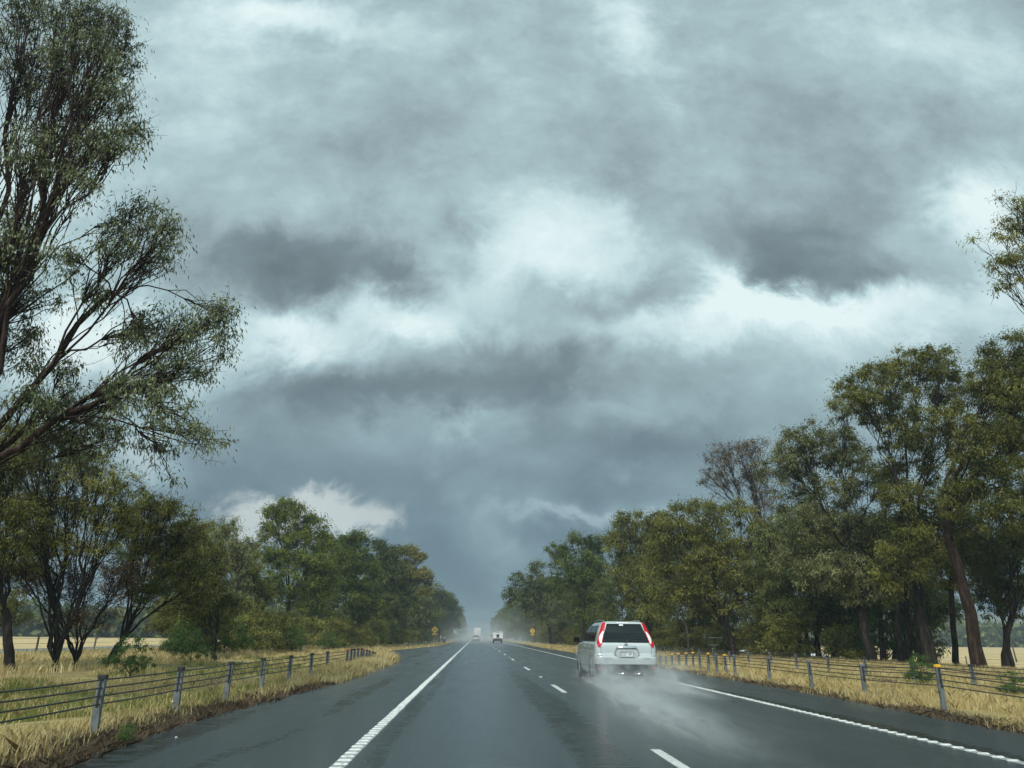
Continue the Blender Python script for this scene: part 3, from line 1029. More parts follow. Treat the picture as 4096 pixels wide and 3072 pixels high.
    MB().tube([(.50, .10, .27), (.50, -.03, .265)], .03, 10).build('exhaust_pipe', 'chrome', root)
    return root


build_suv()


def build_ute():
    root = empty('utility_truck', (4.2, 144.0, RZ), 'white utility truck with two white toolboxes on its tray, in the right lane', 'utility truck')
    S = Shell([(.35, .80, 2.0, 5.1, .1, .3), (.6, .90, 1.95, 5.2, .1, .4), (.95, .90, 1.95, 5.1, .1, .4), (1.1, .86, 1.97, 4.2, .1, .3), (1.2, .82, 2.0, 3.9, .1, .3), (1.6, .72, 2.1, 3.4, .1, .3), (1.72, .66, 2.2, 3.2, .1, .25), (1.77, .4, 2.5, 3.0, .1, .2)])
    S.mesh(sorted(set(list(S.t[:, 0]) + list(np.linspace(.4, 1.7, 10))))).build('cab', 'paint_white', root, True)
    S.patch(-.6, .6, 1.2, 1.62, .006, 6, 8).build('rear_window', 'glass', root)
    for sg in (-1, 1):
        S.patch(lambda t_: 2.35, lambda t_: 3.7 - .55 * t_, 1.18, 1.6, .006, 6, 8, sg, True).build('side_window', 'glass', root)
        MB().box(min(sg * .95, sg * 1.17), max(sg * .95, sg * 1.17), 3.3, 3.4, 1.15, 1.42, .03).build('mirror', 'black_plastic', root)
        MB().tube([(sg * .8, 3.4, 1.2), (sg * 1.0, 3.35, 1.25)], .02, 6).build('mirror_arm', 'black_plastic', root)
        # toolbox with a sloping outer wall
        xi, xo, xt = (-.30, -.93, -.84) if sg < 0 else (.28, .95, .84)
        mb = MB()
        pr = [(xi, .98), (xo, .98), (xo, 1.5), (xt, 1.93), (xi, 1.93)]
        mb.poly_y(pr if sg > 0 else pr, .0, 1.85)
        tb = mb.build('toolbox', 'paint_white', root)
        MB().box(min(xi, xo) + .06, max(xi, xo) - .06, -.012, -.001, 1.40, 1.42).build('lid_seam', 'ink_grey', tb)
        MB().box((xi + xt) / 2 - .10, (xi + xt) / 2 + .10, -.03, -.001, 1.72, 1.78, .008).build('latch', 'black_plastic', tb)
        wheel(root, sg * .76, .95, .36, .24, sg)
        wheel(root, sg * .76, 4.1, .36, .24, sg)
        MB().box(sg * .78 - .10, sg * .78 + .10, -.04, .0, .70, .80, .01).build('tail_lamp', 'lamp_red', root)
    MB().box(-.96, .98, -.02, 1.92, .88, .975, .01).build('tray', 'paint_white', root)
    MB().box(-.30, .28, .3, 1.85, .98, 1.62).build('load_bin', 'black_plastic', root)
    MB().box(-.62, .62, .05, 4.4, .45, .86).build('chassis', 'black_plastic', root)
    MB().box(-.75, .75, -.06, -.02, .45, .70, .02).build('rear_step', 'black_plastic', root)
    mb = MB()
    for x0 in (.10, .45, .85): mb.tube([(x0, .05, 2.10), (x0, 3.2, 2.12)], .03, 6)
    for y0 in (.1, 1.2, 2.3): mb.box(-.10, .95, y0, y0 + .05, 2.03, 2.08)
    mb.box(-.10, -.06, .1, .15, 1.9, 2.04)
    mb.box(.8, .84, .1, .15, 1.9, 2.04)
    mb.build('roof_rack', 'paint_white', root)
    return root


def build_hatch(name, label, loc, paint, rz=0.0):
    root = empty(name, loc, label, 'car', rz=rz)
    S = Shell([(.20, .72, .15, 4.2, .2, .4), (.35, .84, .02, 4.3, .2, .45), (.6, .88, .0, 4.35, .22, .5), (.72, .88, .03, 4.3, .2, .5), (.9, .87, .08, 4.0, .2, .5), (.97, .84, .14, 3.5, .18, .4), (1.02, .80, .2, 3.25, .16, .3), (1.3, .68, .48, 2.75, .14, .3), (1.42, .60, .62, 2.4, .14, .3), (1.46, .5, .8, 2.2, .12, .3), (1.475, .3, 1.0, 2.0, .1, .2)])
    b = S.mesh(sorted(set(list(S.t[:, 0]) + list(np.linspace(.3, 1.45, 10))))).build('body', paint, root, True)
    S.patch(lambda t_: -.66 + .12 * t_, lambda t_: .66 - .12 * t_, 1.0, 1.38, .007, 6, 8).build('rear_window', 'glass', root)
    S.patch(-.80, .80, .25, .45, .01, 3, 12).build('bumper_apron', 'black_plastic', root)
    for sg in (-1, 1):
        S.patch(lambda t_: .75 + .2 * t_, lambda t_: 3.1 - .5 * t_, 1.01, 1.36, .006, 6, 8, sg, True).build('side_window', 'glass', root)
        S.patch(.56, .88, .74, .92, .01, 4, 4, sg).build('tail_lamp', 'lamp_red', root)
        MB().box(min(sg * .9, sg * 1.05), max(sg * .9, sg * 1.05), 2.75, 2.85, 1.0, 1.12, .03).build('mirror', 'black_plastic', root)
        wheel(root, sg * .77, .85, .315, .21, sg)
        wheel(root, sg * .77, 3.4, .315, .21, sg)
    MB().box(-.19, .19, -.02, .02, .62, .73, .005).build('number_plate', 'plate', root)
    return root


def build_truck():
    root = empty('box_truck', (.62, 288.0, RZ), 'tall white box-bodied truck far ahead in the left lane, half lost in spray', 'truck')
    MB().box(-1.27, 1.27, .0, 7.6, 1.10, 4.15, .04).build('cargo_box', 'paint_white', root)
    mb = MB()
    for x0, x1 in ((-1.15, -.02), (.02, 1.15)): mb.box(x0, x1, -.03, -.001, 1.22, 4.03, .01)
    mb.build('rear_door', 'paint_white', root)
    mb = MB()
    for x0 in (-.55, .55): mb.tube([(x0, -.05, 1.25), (x0, -.05, 4.0)], .02, 6)
    mb.build('door_bar', 'galv', root)
    MB().box(-.5, .5, .1, 9.2, .65, 1.08).build('chassis', 'black_plastic', root)
    MB().box(-1.15, 1.15, -.02, .06, .50, .66, .01).build('rear_step', 'black_plastic', root)
    MB().box(-1.15, 1.15, 7.9, 9.8, .7, 2.9, .15).build('cab', 'paint_white', root)
    for sg in (-1, 1):
        MB().box(sg * .95 - .15, sg * .95 + .15, -.06, -.025, .72, .90, .01).build('tail_lamp', 'lamp_red', root)
        for y in (1.4, 2.5, 8.6): wheel(root, sg * .98, y, .48, .30, sg, 'galv')
        MB().box(sg * .95 - .22, sg * .95 + .22, .5, .52, .18, .9).build('mud_flap', 'black_plastic', root)
    return root


build_ute()
build_hatch('small_car', 'pale grey hatchback following the box truck in the left lane, veiled by spray', (.12, 183.5, RZ), 'paint_grey')
build_truck()
build_hatch('small_car', 'white car glimpsed between tree trunks on the opposite road at right', (37.0, 86, float(terr(37, 86)) + .03), 'paint_white', rz=math.pi)
build_hatch('small_car', 'second white car farther back among the trunks at right', (35.2, 104, float(terr(35.2, 104)) + .03), 'paint_white', rz=math.pi)


# ------------------------------------------------------------------ signs
def diamond(loc, s, label, arrow, post_h):
    root = empty('warning_sign', loc, label, 'road sign', 'yellow crossroads warning signs')
    h = post_h
    r = .06
    MB().tube([(0, .05, -.2), (0, .05, h + s * .6)], .035, 8).build('post', 'galv', root)

    def dia(q, rr_=.05):
        pts = []
        for cx, cz, a0 in ((q - rr_ * 1.4, 0, -45), (0, q - rr_ * 1.4, 45), (-(q - rr_ * 1.4), 0, 135), (0, -(q - rr_ * 1.4), 225)):
            for a in np.linspace(a0, a0 + 90, 5):
                pts.append((cx + rr_ * math.cos(rad(a)), h + cz + rr_ * math.sin(rad(a))))
        return pts
    pn = MB().poly_y(dia(s), -.01, .01).build('panel', 'sign_yellow', root)
    # black border as a ring
    o_, i_ = dia(s * .93), dia(s * .865)
    n = len(o_)
    mb = MB()
    mb.add([(x, -.013, z) for x, z in o_] + [(x, -.013, z) for x, z in i_], [(i, (i + 1) % n, n + (i + 1) % n, n + i) for i in range(n)])
    mb.build('panel_border', 'ink', pn)
    mb = MB()
    wv_ = s * .075
    mb.poly_y([(-wv_, h - s * .55), (wv_, h - s * .55), (wv_, h - wv_), (s * .56, h - wv_), (s * .56, h + wv_), (wv_, h + wv_), (wv_, h + s * .5), (-wv_, h + s * .5), (-wv_, h + wv_), (-s * .56, h + wv_), (-s * .56, h - wv_), (-wv_, h - wv_)], -.018, -.011)
    if arrow:
        mb.poly_y([(-s * .17, h + s * .45), (s * .17, h + s * .45), (0, h + s * .66)], -.0185, -.0112)
    mb.build('symbol', 'ink', pn)
    MB().box(-s * .72, s * .72, -.012, .008, h - s * 1.38, h - s * 1.04, .004).build('supplementary_plate', 'sign_yellow', root)
    MB().box(-s * .60, s * .60, -.016, -.0125, h - s * 1.24, h - s * 1.18).build('plate_line', 'ink', root)


diamond((-6.9, 130, 0), .60, 'yellow diamond crossroads sign on the left verge above the far barrier', False, 2.25)
diamond((12.1, 163, 0), .62, 'smaller-looking yellow diamond crossroads sign on the right verge beyond the silver car', True, 2.45)
root = empty('direction_sign', (-6.3, 275, 0), 'wide green direction sign with pale border, beyond the left crossroads sign', 'road sign')
MB().box(-1.65, 1.65, -.03, .03, 1.75, 3.45, .02).build('panel', 'sign_green', root)
mb = MB()
for a in ((-1.6, 1.6, 3.34, 3.40), (-1.6, 1.6, 1.80, 1.90), (-1.6, -1.54, 1.9, 3.34), (1.54, 1.6, 1.9, 3.34)): mb.box(a[0], a[1], -.042, -.031, a[2], a[3])
mb.build('panel_border', 'plate', root)
mb = MB()
mb.poly_y([(-1.35, 2.55), (-.95, 2.95), (-.95, 2.65), (-.2, 2.75), (-.2, 2.5), (-.95, 2.4), (-.95, 2.15)], -.045, -.031)
mb.poly_y([(-1.35 + .16 * math.cos(a), 3.1 + .2 * math.sin(a)) for a in np.linspace(0, 2 * math.pi, 12, endpoint=False)], -.045, -.031)
mb.build('symbol', 'plate', root)
for x0 in (-1.1, 1.1): MB().tube([(x0, .08, -.3), (x0, .08, 3.4)], .05, 8).build('post', 'galv', root)

# paddock fences, gate, leaning pole, litter
def paddock_fence(label, pts, hgt=1.05):
    x0, y0 = pts[0]
    b = float(terr(x0, y0))
    root = empty('paddock_fence', (x0, y0, b), label, 'fence', 'paddock fences')
    for i, (x, y) in enumerate(pts):
        z = float(terr(x, y)) - b
        lean = random.uniform(-.05, .05)
        MB().tube([(x - x0, y - y0, z - .2), (x - x0 + lean, y - y0, z + hgt * random.uniform(.92, 1.08))], .055, 6).build('post', 'timber', root)
    for hz in (.35, .65, .95):
        MB().tube([(x - x0, y - y0, float(terr(x, y)) - b + hz) for x, y in pts], .008, 4).build('wire', 'rope', root)


paddock_fence('line of thin grey posts along the golden paddock at right', [(44 + .8 * i, 52 + 9 * i) for i in range(14)])
paddock_fence('cross fence of short dark posts in the golden paddock at far right', [(62 + 7 * i, 92 + 1.5 * i) for i in range(10)])
paddock_fence('sagging post and wire fence behind the dark trees at left', [(-26.5, 20 + 7 * i) for i in range(14)])
root = empty('farm_gate', (19.0, 62, 0), 'small pale tubular gate behind the wire barrier just right of the silver car', 'gate')
for x0 in (0, 1.7): MB().tube([(x0, 0, -.2), (x0, 0, 1.5)], .05, 8).build('gate_post', 'galv', root)
mb = MB()
for z0 in (.4, .8, 1.35): mb.tube([(0, 0, z0), (1.7, 0, z0)], .03, 6)
mb.build('gate_rail', 'litter', root)
mb = MB().tube([(0, 0, -.3), (-.35, 0, 4.2)], [.09, .06], 8)
o = mb.build('pole', 'bark_pale', None)
pz = at(4058, 2600, 95)
o.location = (pz[0], 95, float(terr(pz[0], 95)))
tag(o, 'thin pale leaning pole standing in the golden paddock at far right', 'pole')
for i, (x, y, lb) in enumerate([(-5.6, 14.9, 'scrap of white litter in the grass behind the third left barrier post'), (-3.9, 10.6, 'scrap of white litter on wet brown leaf litter below the nearest left post')]):
    mb = MB()
    mb.add([(0, 0, .01), (.06, .01, .01), (.07, .04, .03), (.01, .05, .02), (.035, .02, .05)], [(0, 1, 4), (1, 2, 4), (2, 3, 4), (3, 0, 4), (0, 3, 2, 1)])
    o = mb.build('litter_scrap', 'litter')
    o.location = (x, y, float(terr(x, y)) + (.1 if i == 0 else 0))
    tag(o, lb, 'litter')


# ------------------------------------------------------------------ trees
def kmeans(P, k, it=8):
    k = min(k, len(P))
    C = P[rng.choice(len(P), k, replace=False)].copy()
    for _ in range(it):
        d = ((P[:, None] - C[None]) ** 2).sum(-1)
        a = d.argmin(1)
        for j in range(k):
            if (a == j).any(): C[j] = P[a == j].mean(0)
    return a, C


def bez(a, b, da, n, jit, droop=0.0):
    """curved limb from a to b leaving along da"""
    a, b = np.asarray(a, float), np.asarray(b, float)
    L = np.linalg.norm(b - a) + 1e-6
    c1 = a + da * L * .42
    c2 = b - (b - c1) / (np.linalg.norm(b - c1) + 1e-6) * L * .30 + np.array([0, 0, droop * L])
    t_ = np.linspace(0, 1, n)[:, None]
    P = (1 - t_) ** 3 * a + 3 * (1 - t_) ** 2 * t_ * c1 + 3 * (1 - t_) * t_ ** 2 * c2 + t_ ** 3 * b
    J = rng.normal(0, jit * L, (n, 3))
    J[0] = 0
    J[-1] = 0
    return P + J


def unit(v):
    return v / (np.linalg.norm(v) + 1e-9)


def tree_meshes(base, lobes, tips_n, clump_r, leaves_per, leaf_L, leaf_W, trunk_r, fork=.28, stems=5, twigs=3, hang=.8, multi=False, lean=0.35, jit=.035, sub=8, flat=.8, m1=(.5, .68), m2=(.7, .86)):
    """lobes: (x,y,z,rx,ry,rz) in world space; everything returned relative to base"""
    base = np.asarray(base, float)
    Lb = np.array([l[:6] for l in lobes], float)
    Lb[:, :3] -= base
    wt = np.array([l[3] * l[5] + l[3] * l[4] * .5 for l in lobes])
    wt /= wt.sum()
    pts = []
    idx = rng.choice(len(Lb), tips_n, p=wt)
    U = rng.normal(0, 1, (tips_n, 3))
    U /= np.linalg.norm(U, axis=1)[:, None]
    U[:, 2] = np.where(rng.random(tips_n) < .35, np.abs(U[:, 2]), U[:, 2])
    rr_ = rng.uniform(.25, 1.15, tips_n) ** .7
    T = Lb[idx, :3] + U * rr_[:, None] * Lb[idx, 3:6]
    T[:, 2] = np.maximum(T[:, 2], .5)
    cen = T.mean(0)
    H = T[:, 2].max()
    tubes = []
    cl = min(1.0, trunk_r / .12)
    nt = len(T)
    rad_of = lambda n_: trunk_r * (n_ / nt) ** .5
    if multi:
        F = np.array([0, 0, min(.25, H * .08)])
        fd = np.array([0, 0, 1.0])
        tubes.append((np.array([[0, 0, -.3], [0, 0, .05], F]), np.array([trunk_r * 1.35, trunk_r * 1.2, trunk_r * .9]), 8))
    else:
        F = np.array([cen[0] * lean, cen[1] * lean, max(.9, H * fork)])
        P = bez((0, 0, -.3), F, np.array([0, 0, 1.0]), 7, .011)
        tubes.append((P, np.linspace(trunk_r * 1.15, trunk_r * .82, 7) * np.array([1.35, 1.08, 1, 1, 1, 1, 1]), 9))
        fd = unit(F - P[-3])
    a1, C1 = kmeans(T, stems)
    for j in range(len(C1)):
        S1 = T[a1 == j]
        if len(S1) == 0: continue
        M1 = F + (C1[j] - F) * rng.uniform(*m1)
        M1[2] += .03 * H
        d0 = unit(fd * .9 + unit(M1 - F) * .8 + rng.normal(0, .12, 3)) if not multi else unit(unit(M1 - F) + np.array([0, 0, .35]) + rng.normal(0, .18, 3))
        P = bez(F, M1, d0, 8, jit * .45)
        r0, r1 = max(rad_of(len(S1)) * .88, .02 * cl), max(rad_of(len(S1)) * .55, .016 * cl)
        tubes.append((P, np.linspace(r0, r1, 8), 7))
        dm = unit(P[-1] - P[-3])
        a2, C2 = kmeans(S1, max(1, min(sub + 1, int(round(len(S1) / 8)) + 1)))
        for q in range(len(C2)):
            S2 = S1[a2 == q]
            if len(S2) == 0: continue
            # leave the limb somewhere along its outer half
            st_i = rng.integers(4, 8)
            st = P[st_i]
            M2 = st + (C2[q] - st) * rng.uniform(*m2)
            P2 = bez(st, M2, unit(dm * .7 + unit(M2 - st) + rng.normal(0, .15, 3)), 6, jit * .7)
            ra, rb_ = max(rad_of(len(S2)) * .75, .014 * cl), max(rad_of(len(S2)) * .45, .010 * cl)
            tubes.append((P2, np.linspace(min(ra, r1 * 1.1 + .004), rb_, 6), 5))
            d2 = unit(P2[-1] - P2[-3])
            for tip in S2:
                s3 = P2[rng.integers(3, 6)]
                P3 = bez(s3, tip, unit(d2 * .6 + unit(tip - s3) + rng.normal(0, .2, 3)), 5, jit * 1.2)
                tubes.append((P3, np.linspace(min(rb_, max(.009 * cl, trunk_r * .07)), .006 * cl, 5), 4))
                for _ in range(twigs):
                    e = tip + rng.normal(0, clump_r * .55, 3)
                    s4 = P3[rng.integers(2, 5)]
                    tubes.append((np.array([s4, (s4 + e) / 2 + rng.normal(0, .05, 3), e]), np.array([.007, .005, .003]) * cl, 3))
    VV, FF, o = [], [], 0
    for P, Rr, n in tubes:
        V_, F_ = tube_arrays(np.asarray(P, float), np.asarray(Rr, float), n)
        VV.append(V_)
        FF.append(F_ + o)
        o += len(V_)
    trunk = np_mesh('trunk', np.concatenate(VV), np.concatenate(FF))
    # leaves
    nl = int(tips_n * leaves_per)
    ci = rng.integers(0, tips_n, nl)
    cr = clump_r * rng.uniform(.55, 1.55, tips_n)
    U = rng.normal(0, 1, (nl, 3))
    U /= np.linalg.norm(U, axis=1)[:, None]
    rr_ = np.minimum(np.abs(rng.normal(0, .58, nl)), 1.08 * rng.random(nl) ** .3)
    Pp = T[ci] + U * (rr_ * cr[ci])[:, None] * np.array([1, 1, flat])
    Dv = U * .55 + np.array([0, 0, -hang]) + rng.normal(0, .45, (nl, 3))
    Dv /= np.linalg.norm(Dv, axis=1)[:, None]
    Sv = np.cross(Dv, rng.normal(0, 1, (nl, 3)))
    Sv /= np.linalg.norm(Sv, axis=1)[:, None] + 1e-9
    L_ = leaf_L * rng.uniform(.65, 1.35, nl)[:, None]
    W_ = leaf_W * rng.uniform(.7, 1.3, nl)[:, None]
    V = np.stack([Pp, Pp + Dv * L_ * .4 + Sv * W_ * .5, Pp + Dv * L_, Pp + Dv * L_ * .4 - Sv * W_ * .5], 1).reshape(-1, 3)
    F_ = np.arange(nl * 4).reshape(-1, 4)
    ct = rng.random(tips_n)
    tone = ct[ci] * .55 + rng.random(nl) * .45
    crown = np_mesh('crown', V, F_, tone)
    return trunk, crown


kids_cache = {}


def tree(name, label, base, lobes, leaf, bark='bark', group=None, cat='tree', **kw):
    trunk, crown = tree_meshes(base, lobes, **kw)
    root = empty(name, tuple(float(q) for q in base), label, cat, group)
    a = link('trunk', trunk, bark, root, True)
    b = link('crown', crown, leaf, root)
    kids_cache[root.name] = [a, b]
    return root


def plobes(L, Y, depth=.9, dy=0.0):
    """lobes given as survey pixels (2212 wide): u, v, ru, rv [, extra depth]"""
    out_ = []
    for l in L:
        u, v, ru, rv = l[:4]
        y = Y + (l[4] if len(l) > 4 else rng.uniform(-1, 1) * 1.0)
        c = at2(u, v, y)
        rx = abs(at2(u + ru, v, y)[0] - c[0])
        rz = abs(at2(u, v - rv, y)[2] - c[2])
        out_.append((c[0], c[1], c[2], rx, max(rx, rz) * depth, rz))
    return out_


def gbase(u, Y):
    """base on the ground below survey column u at distance Y"""
    v = 1400.0
    for _ in range(30):
        p_ = at2(u, v, Y)
        e = p_[2] - float(terr(p_[0], Y))
        v += e * 2900 / Y * .54 * .8
    return np.array([p_[0], Y, float(terr(p_[0], Y))])


GR = 'gum trees lining the right side of the highway'
GL = 'trees lining the left side of the highway'
# --- right row, near to far
tree('gum_tree', 'gum whose leafy branch alone reaches into the upper right corner of the sky', gbase(2520, 17),
     plobes([(2180, 460, 40, 42), (2150, 520, 48, 40), (2195, 575, 50, 36), (2165, 610, 40, 18), (2260, 480, 70, 80), (2330, 520, 90, 110), (2420, 420, 110, 120), (2460, 640, 110, 110)], 17, .7),
     'leaf_olive', 'bark_red', GR, tips_n=310, clump_r=0.292, leaves_per=102, leaf_L=.10, leaf_W=.022, trunk_r=0.186, twigs=3, stems=7, fork=.3)
tree('gum_tree', 'tall gum at the right edge with a thick reddish trunk leaning left', gbase(2118, 35),
     plobes([(2190, 790, 60, 70), (2150, 840, 60, 60), (2210, 880, 70, 80), (2140, 950, 60, 60), (2230, 980, 80, 70), (2180, 1040, 70, 50), (2110, 1000, 40, 50), (2080, 1080, 50, 50), (2170, 1110, 60, 40)], 33),
     'leaf_olive', 'bark_red', GR, tips_n=405, clump_r=0.533, leaves_per=140, leaf_L=.17, leaf_W=.045, trunk_r=0.248, stems=6, fork=.42, lean=-.1)
tree('gum_tree', 'short forked gum at the right edge standing before the golden paddock', gbase(2174, 36),
     plobes([(2185, 1170, 60, 40), (2150, 1220, 50, 35), (2230, 1200, 60, 60), (2250, 1120, 60, 60), (2215, 1265, 50, 30)], 36),
     'leaf_dark', 'bark', GR, tips_n=175, clump_r=0.43, leaves_per=127, leaf_L=.16, leaf_W=.045, trunk_r=0.161, stems=4, fork=.28)
tree('gum_tree', 'tallest spreading gum on the right, its airy top rising highest of the right row', gbase(2010, 38),
     plobes([(2000, 775, 50, 35), (2040, 800, 50, 45), (1950, 800, 55, 40), (1890, 815, 50, 38), (1840, 850, 45, 35), (1960, 870, 60, 40), (2070, 860, 50, 60), (1900, 900, 60, 45), (2030, 930, 80, 60), (2090, 960, 50, 70),
             (1950, 980, 90, 60), (2050, 1050, 80, 60), (1960, 1090, 80, 50), (2080, 1140, 50, 50), (2000, 1180, 90, 45), (1940, 1240, 70, 45), (2050, 1240, 55, 40)], 38),
     'leaf_olive', 'bark', GR, tips_n=580, clump_r=0.568, leaves_per=127, leaf_L=.18, leaf_W=.048, trunk_r=0.26, stems=8, fork=.34, lean=.1)
tree('gum_tree', 'grey-green gum with dense rounded top left of the tallest right-hand gum', gbase(1885, 43),
     plobes([(1770, 945, 55, 35), (1710, 970, 45, 40), (1820, 880, 35, 30), (1690, 1020, 50, 45), (1760, 1020, 70, 50), (1840, 980, 55, 55), (1880, 1050, 60, 60), (1780, 1090, 70, 50), (1710, 1110, 50, 50), (1830, 1150, 80, 50), (1900, 1170, 60, 60), (1790, 1230, 90, 45), (1870, 1280, 60, 40), (1720, 1200, 55, 45)], 43),
     'leaf_grey', 'bark', GR, tips_n=513, clump_r=0.602, leaves_per=127, leaf_L=.19, leaf_W=.05, trunk_r=0.248, stems=7, fork=.3)
tree('gum_tree', 'thin reddish-brown gum with sparse leafless-looking twigs above the olive bushy tree', gbase(1700, 64),
     plobes([(1600, 970, 60, 22), (1545, 1005, 35, 30), (1600, 1010, 50, 35), (1640, 1040, 35, 45), (1560, 1045, 45, 25), (1650, 1100, 35, 50)], 64),
     'leaf_brown', 'bark_red', GR, tips_n=330, clump_r=0.6, leaves_per=30, leaf_L=.18, leaf_W=.05, trunk_r=0.174, stems=6, fork=.42, twigs=7, lean=.4)
tree('gum_tree', 'dark shaded tree filling the gap beneath the reddish-brown twiggy gum', gbase(1730, 52),
     plobes([(1690, 1170, 60, 50), (1730, 1240, 80, 50), (1660, 1250, 60, 50), (1700, 1320, 80, 35), (1790, 1320, 60, 35)], 52),
     'leaf_dark', 'bark', GR, tips_n=330, clump_r=.6, leaves_per=120, leaf_L=.20, leaf_W=.055, trunk_r=.2, stems=8, fork=.15)
tree('gum_tree', 'dark drooping tree whose crown hangs low between the tallest right gum and the grey-green gum', gbase(1935, 50),
     plobes([(1930, 1180, 80, 50), (1900, 1260, 70, 45), (1980, 1270, 70, 45), (2040, 1300, 50, 35), (1850, 1320, 60, 30)], 50),
     'leaf_dark', 'bark', GR, tips_n=330, clump_r=.6, leaves_per=120, leaf_L=.20, leaf_W=.055, trunk_r=.2, stems=8, fork=.2)
for u_, Y_, lb in [(1748, 58, 'slim dark trunk left of the low drooping tree at right'), (1800, 52, 'slim straight gum behind the grey-green gum'), (1838, 47, 'slender gum with a slight lean just left of the grey-green gum trunk'),
                   (1908, 45, 'slender gum just right of the grey-green gum trunk'), (1950, 41, 'leftmost of three slender straight trunks beside the tallest right gum'), (1972, 42, 'middle one of three slender straight trunks beside the tallest right gum'),
                   (1990, 40, 'rightmost of three slender straight trunks beside the tallest right gum'), (2070, 41, 'slender leaning gum between the tallest gum and the thick leaning trunk')]:
    dx_ = random.uniform(-25, 25)
    tree('gum_tree', lb, gbase(u_, Y_),
         plobes([(u_ + dx_, 1140, 40, 35), (u_ + dx_ * .7 + 20, 1190, 45, 35), (u_ + dx_ - 25, 1200, 35, 35)], Y_),
         'leaf_dark', 'bark', GR, tips_n=90, clump_r=.6, leaves_per=90, leaf_L=.18, leaf_W=.05, trunk_r=.15, stems=5, fork=.5)
tree('gum_tree', 'broad low olive-green bushy tree right behind the silver car', gbase(1588, 56),
     plobes([(1500, 1110, 60, 35), (1570, 1115, 60, 35), (1440, 1145, 45, 40), (1620, 1150, 50, 50), (1500, 1180, 90, 50), (1580, 1220, 90, 60), (1460, 1240, 70, 55), (1540, 1290, 90, 45), (1640, 1270, 50, 60), (1430, 1300, 50, 40)], 56),
     'leaf_olive', 'bark', GR, tips_n=540, clump_r=0.731, leaves_per=110, leaf_L=.22, leaf_W=.06, trunk_r=0.279, stems=8, fork=.18)
tree('gum_tree', 'slender gum with a notched twin top above and left of the silver car', gbase(1405, 74),
     plobes([(1385, 1120, 22, 20), (1350, 1135, 30, 28), (1425, 1130, 24, 28), (1380, 1170, 45, 35), (1330, 1180, 30, 40), (1430, 1190, 30, 40), (1380, 1240, 60, 45), (1400, 1300, 50, 35)], 74),
     'leaf_olive', 'bark', GR, tips_n=405, clump_r=0.774, leaves_per=80, leaf_L=.26, leaf_W=.075, trunk_r=0.223, stems=6, fork=.3)
tree('gum_tree', 'dark green gum with two blocky crown clumps, left of the notched gum', gbase(1262, 96),
     plobes([(1205, 1190, 24, 18), (1245, 1170, 28, 20), (1285, 1175, 26, 22), (1215, 1215, 32, 25), (1270, 1215, 45, 30), (1240, 1260, 55, 35), (1300, 1270, 40, 45), (1280, 1320, 50, 30)], 96),
     'leaf_green', 'bark', GR, tips_n=378, clump_r=0.903, leaves_per=72, leaf_L=.32, leaf_W=.10, trunk_r=0.223, stems=6, fork=.3)
tree('gum_tree', 'rounded gum with a single knob on top, behind the right crossroads sign', gbase(1190, 126),
     plobes([(1160, 1225, 16, 12), (1125, 1250, 20, 16), (1160, 1265, 32, 24), (1195, 1270, 30, 25), (1120, 1290, 30, 25), (1170, 1310, 45, 28), (1210, 1330, 35, 25)], 126),
     'leaf_dark', 'bark', GR, tips_n=324, clump_r=1.03, leaves_per=63, leaf_L=.40, leaf_W=.13, trunk_r=0.223, stems=6, fork=.3)

# --- left row
tree('gum_tree', 'big overhanging gum whose fine-leaved branches fill the upper left sky', at2(-420, 1400, 15.5) * np.array([1, 1, 0]),
     plobes([(60, 30, 60, 50), (150, 40, 60, 55), (230, 50, 45, 55), (180, 120, 90, 55), (270, 130, 28, 60), (70, 150, 60, 60), (240, 210, 55, 50), (130, 230, 80, 50), (290, 300, 32, 40), (220, 310, 55, 40), (60, 330, 60, 60), (150, 400, 60, 40),
             (300, 470, 60, 35), (350, 510, 42, 42), (250, 520, 50, 40), (330, 570, 50, 25), (130, 560, 55, 40), (60, 640, 70, 40), (200, 640, 45, 25), (40, 480, 50, 50),
             (470, 680, 45, 38), (420, 720, 55, 45), (490, 740, 28, 35), (340, 700, 50, 45), (290, 740, 50, 50), (370, 800, 70, 45), (450, 810, 25, 25), (280, 850, 70, 40), (370, 890, 60, 45),
             (440, 940, 48, 38), (470, 970, 25, 20), (350, 970, 50, 30), (240, 940, 60, 40), (130, 800, 50, 25), (60, 880, 70, 50), (380, 1040, 14, 14), (130, 960, 80, 40), (20, 560, 60, 80), (160, 320, 80, 60), (40, 750, 50, 60), (180, 880, 90, 50),
             (-80, 100, 90, 100), (-120, 350, 90, 100), (-100, 600, 80, 90), (-150, 850, 90, 80)], 16, .55),
     'leaf_near', 'bark_red', GL, tips_n=1650, clump_r=.40, leaves_per=38, leaf_L=.125, leaf_W=.030, trunk_r=.34, stems=12, fork=.12, twigs=2, hang=1.2, lean=.25, jit=.03, sub=12, m1=(.70, .88), m2=(.75, .9), flat=1.15)
tree('wattle_tree', 'dark many-stemmed tree at far left growing from one wide black base behind the barrier', gbase(118, 28.5),
     plobes([(100, 955, 70, 35), (30, 940, 60, 40), (190, 990, 60, 30), (60, 1010, 80, 50), (150, 1030, 80, 50), (240, 1060, 60, 50), (40, 1090, 80, 50), (130, 1110, 90, 50), (230, 1130, 60, 50), (90, 1180, 80, 40), (190, 1200, 70, 40), (280, 1110, 40, 50)], 28.5),
     'leaf_olive', 'bark', GL, tips_n=486, clump_r=0.413, leaves_per=85, leaf_L=.12, leaf_W=.030, trunk_r=0.223, stems=11, multi=True, twigs=4, hang=.5)
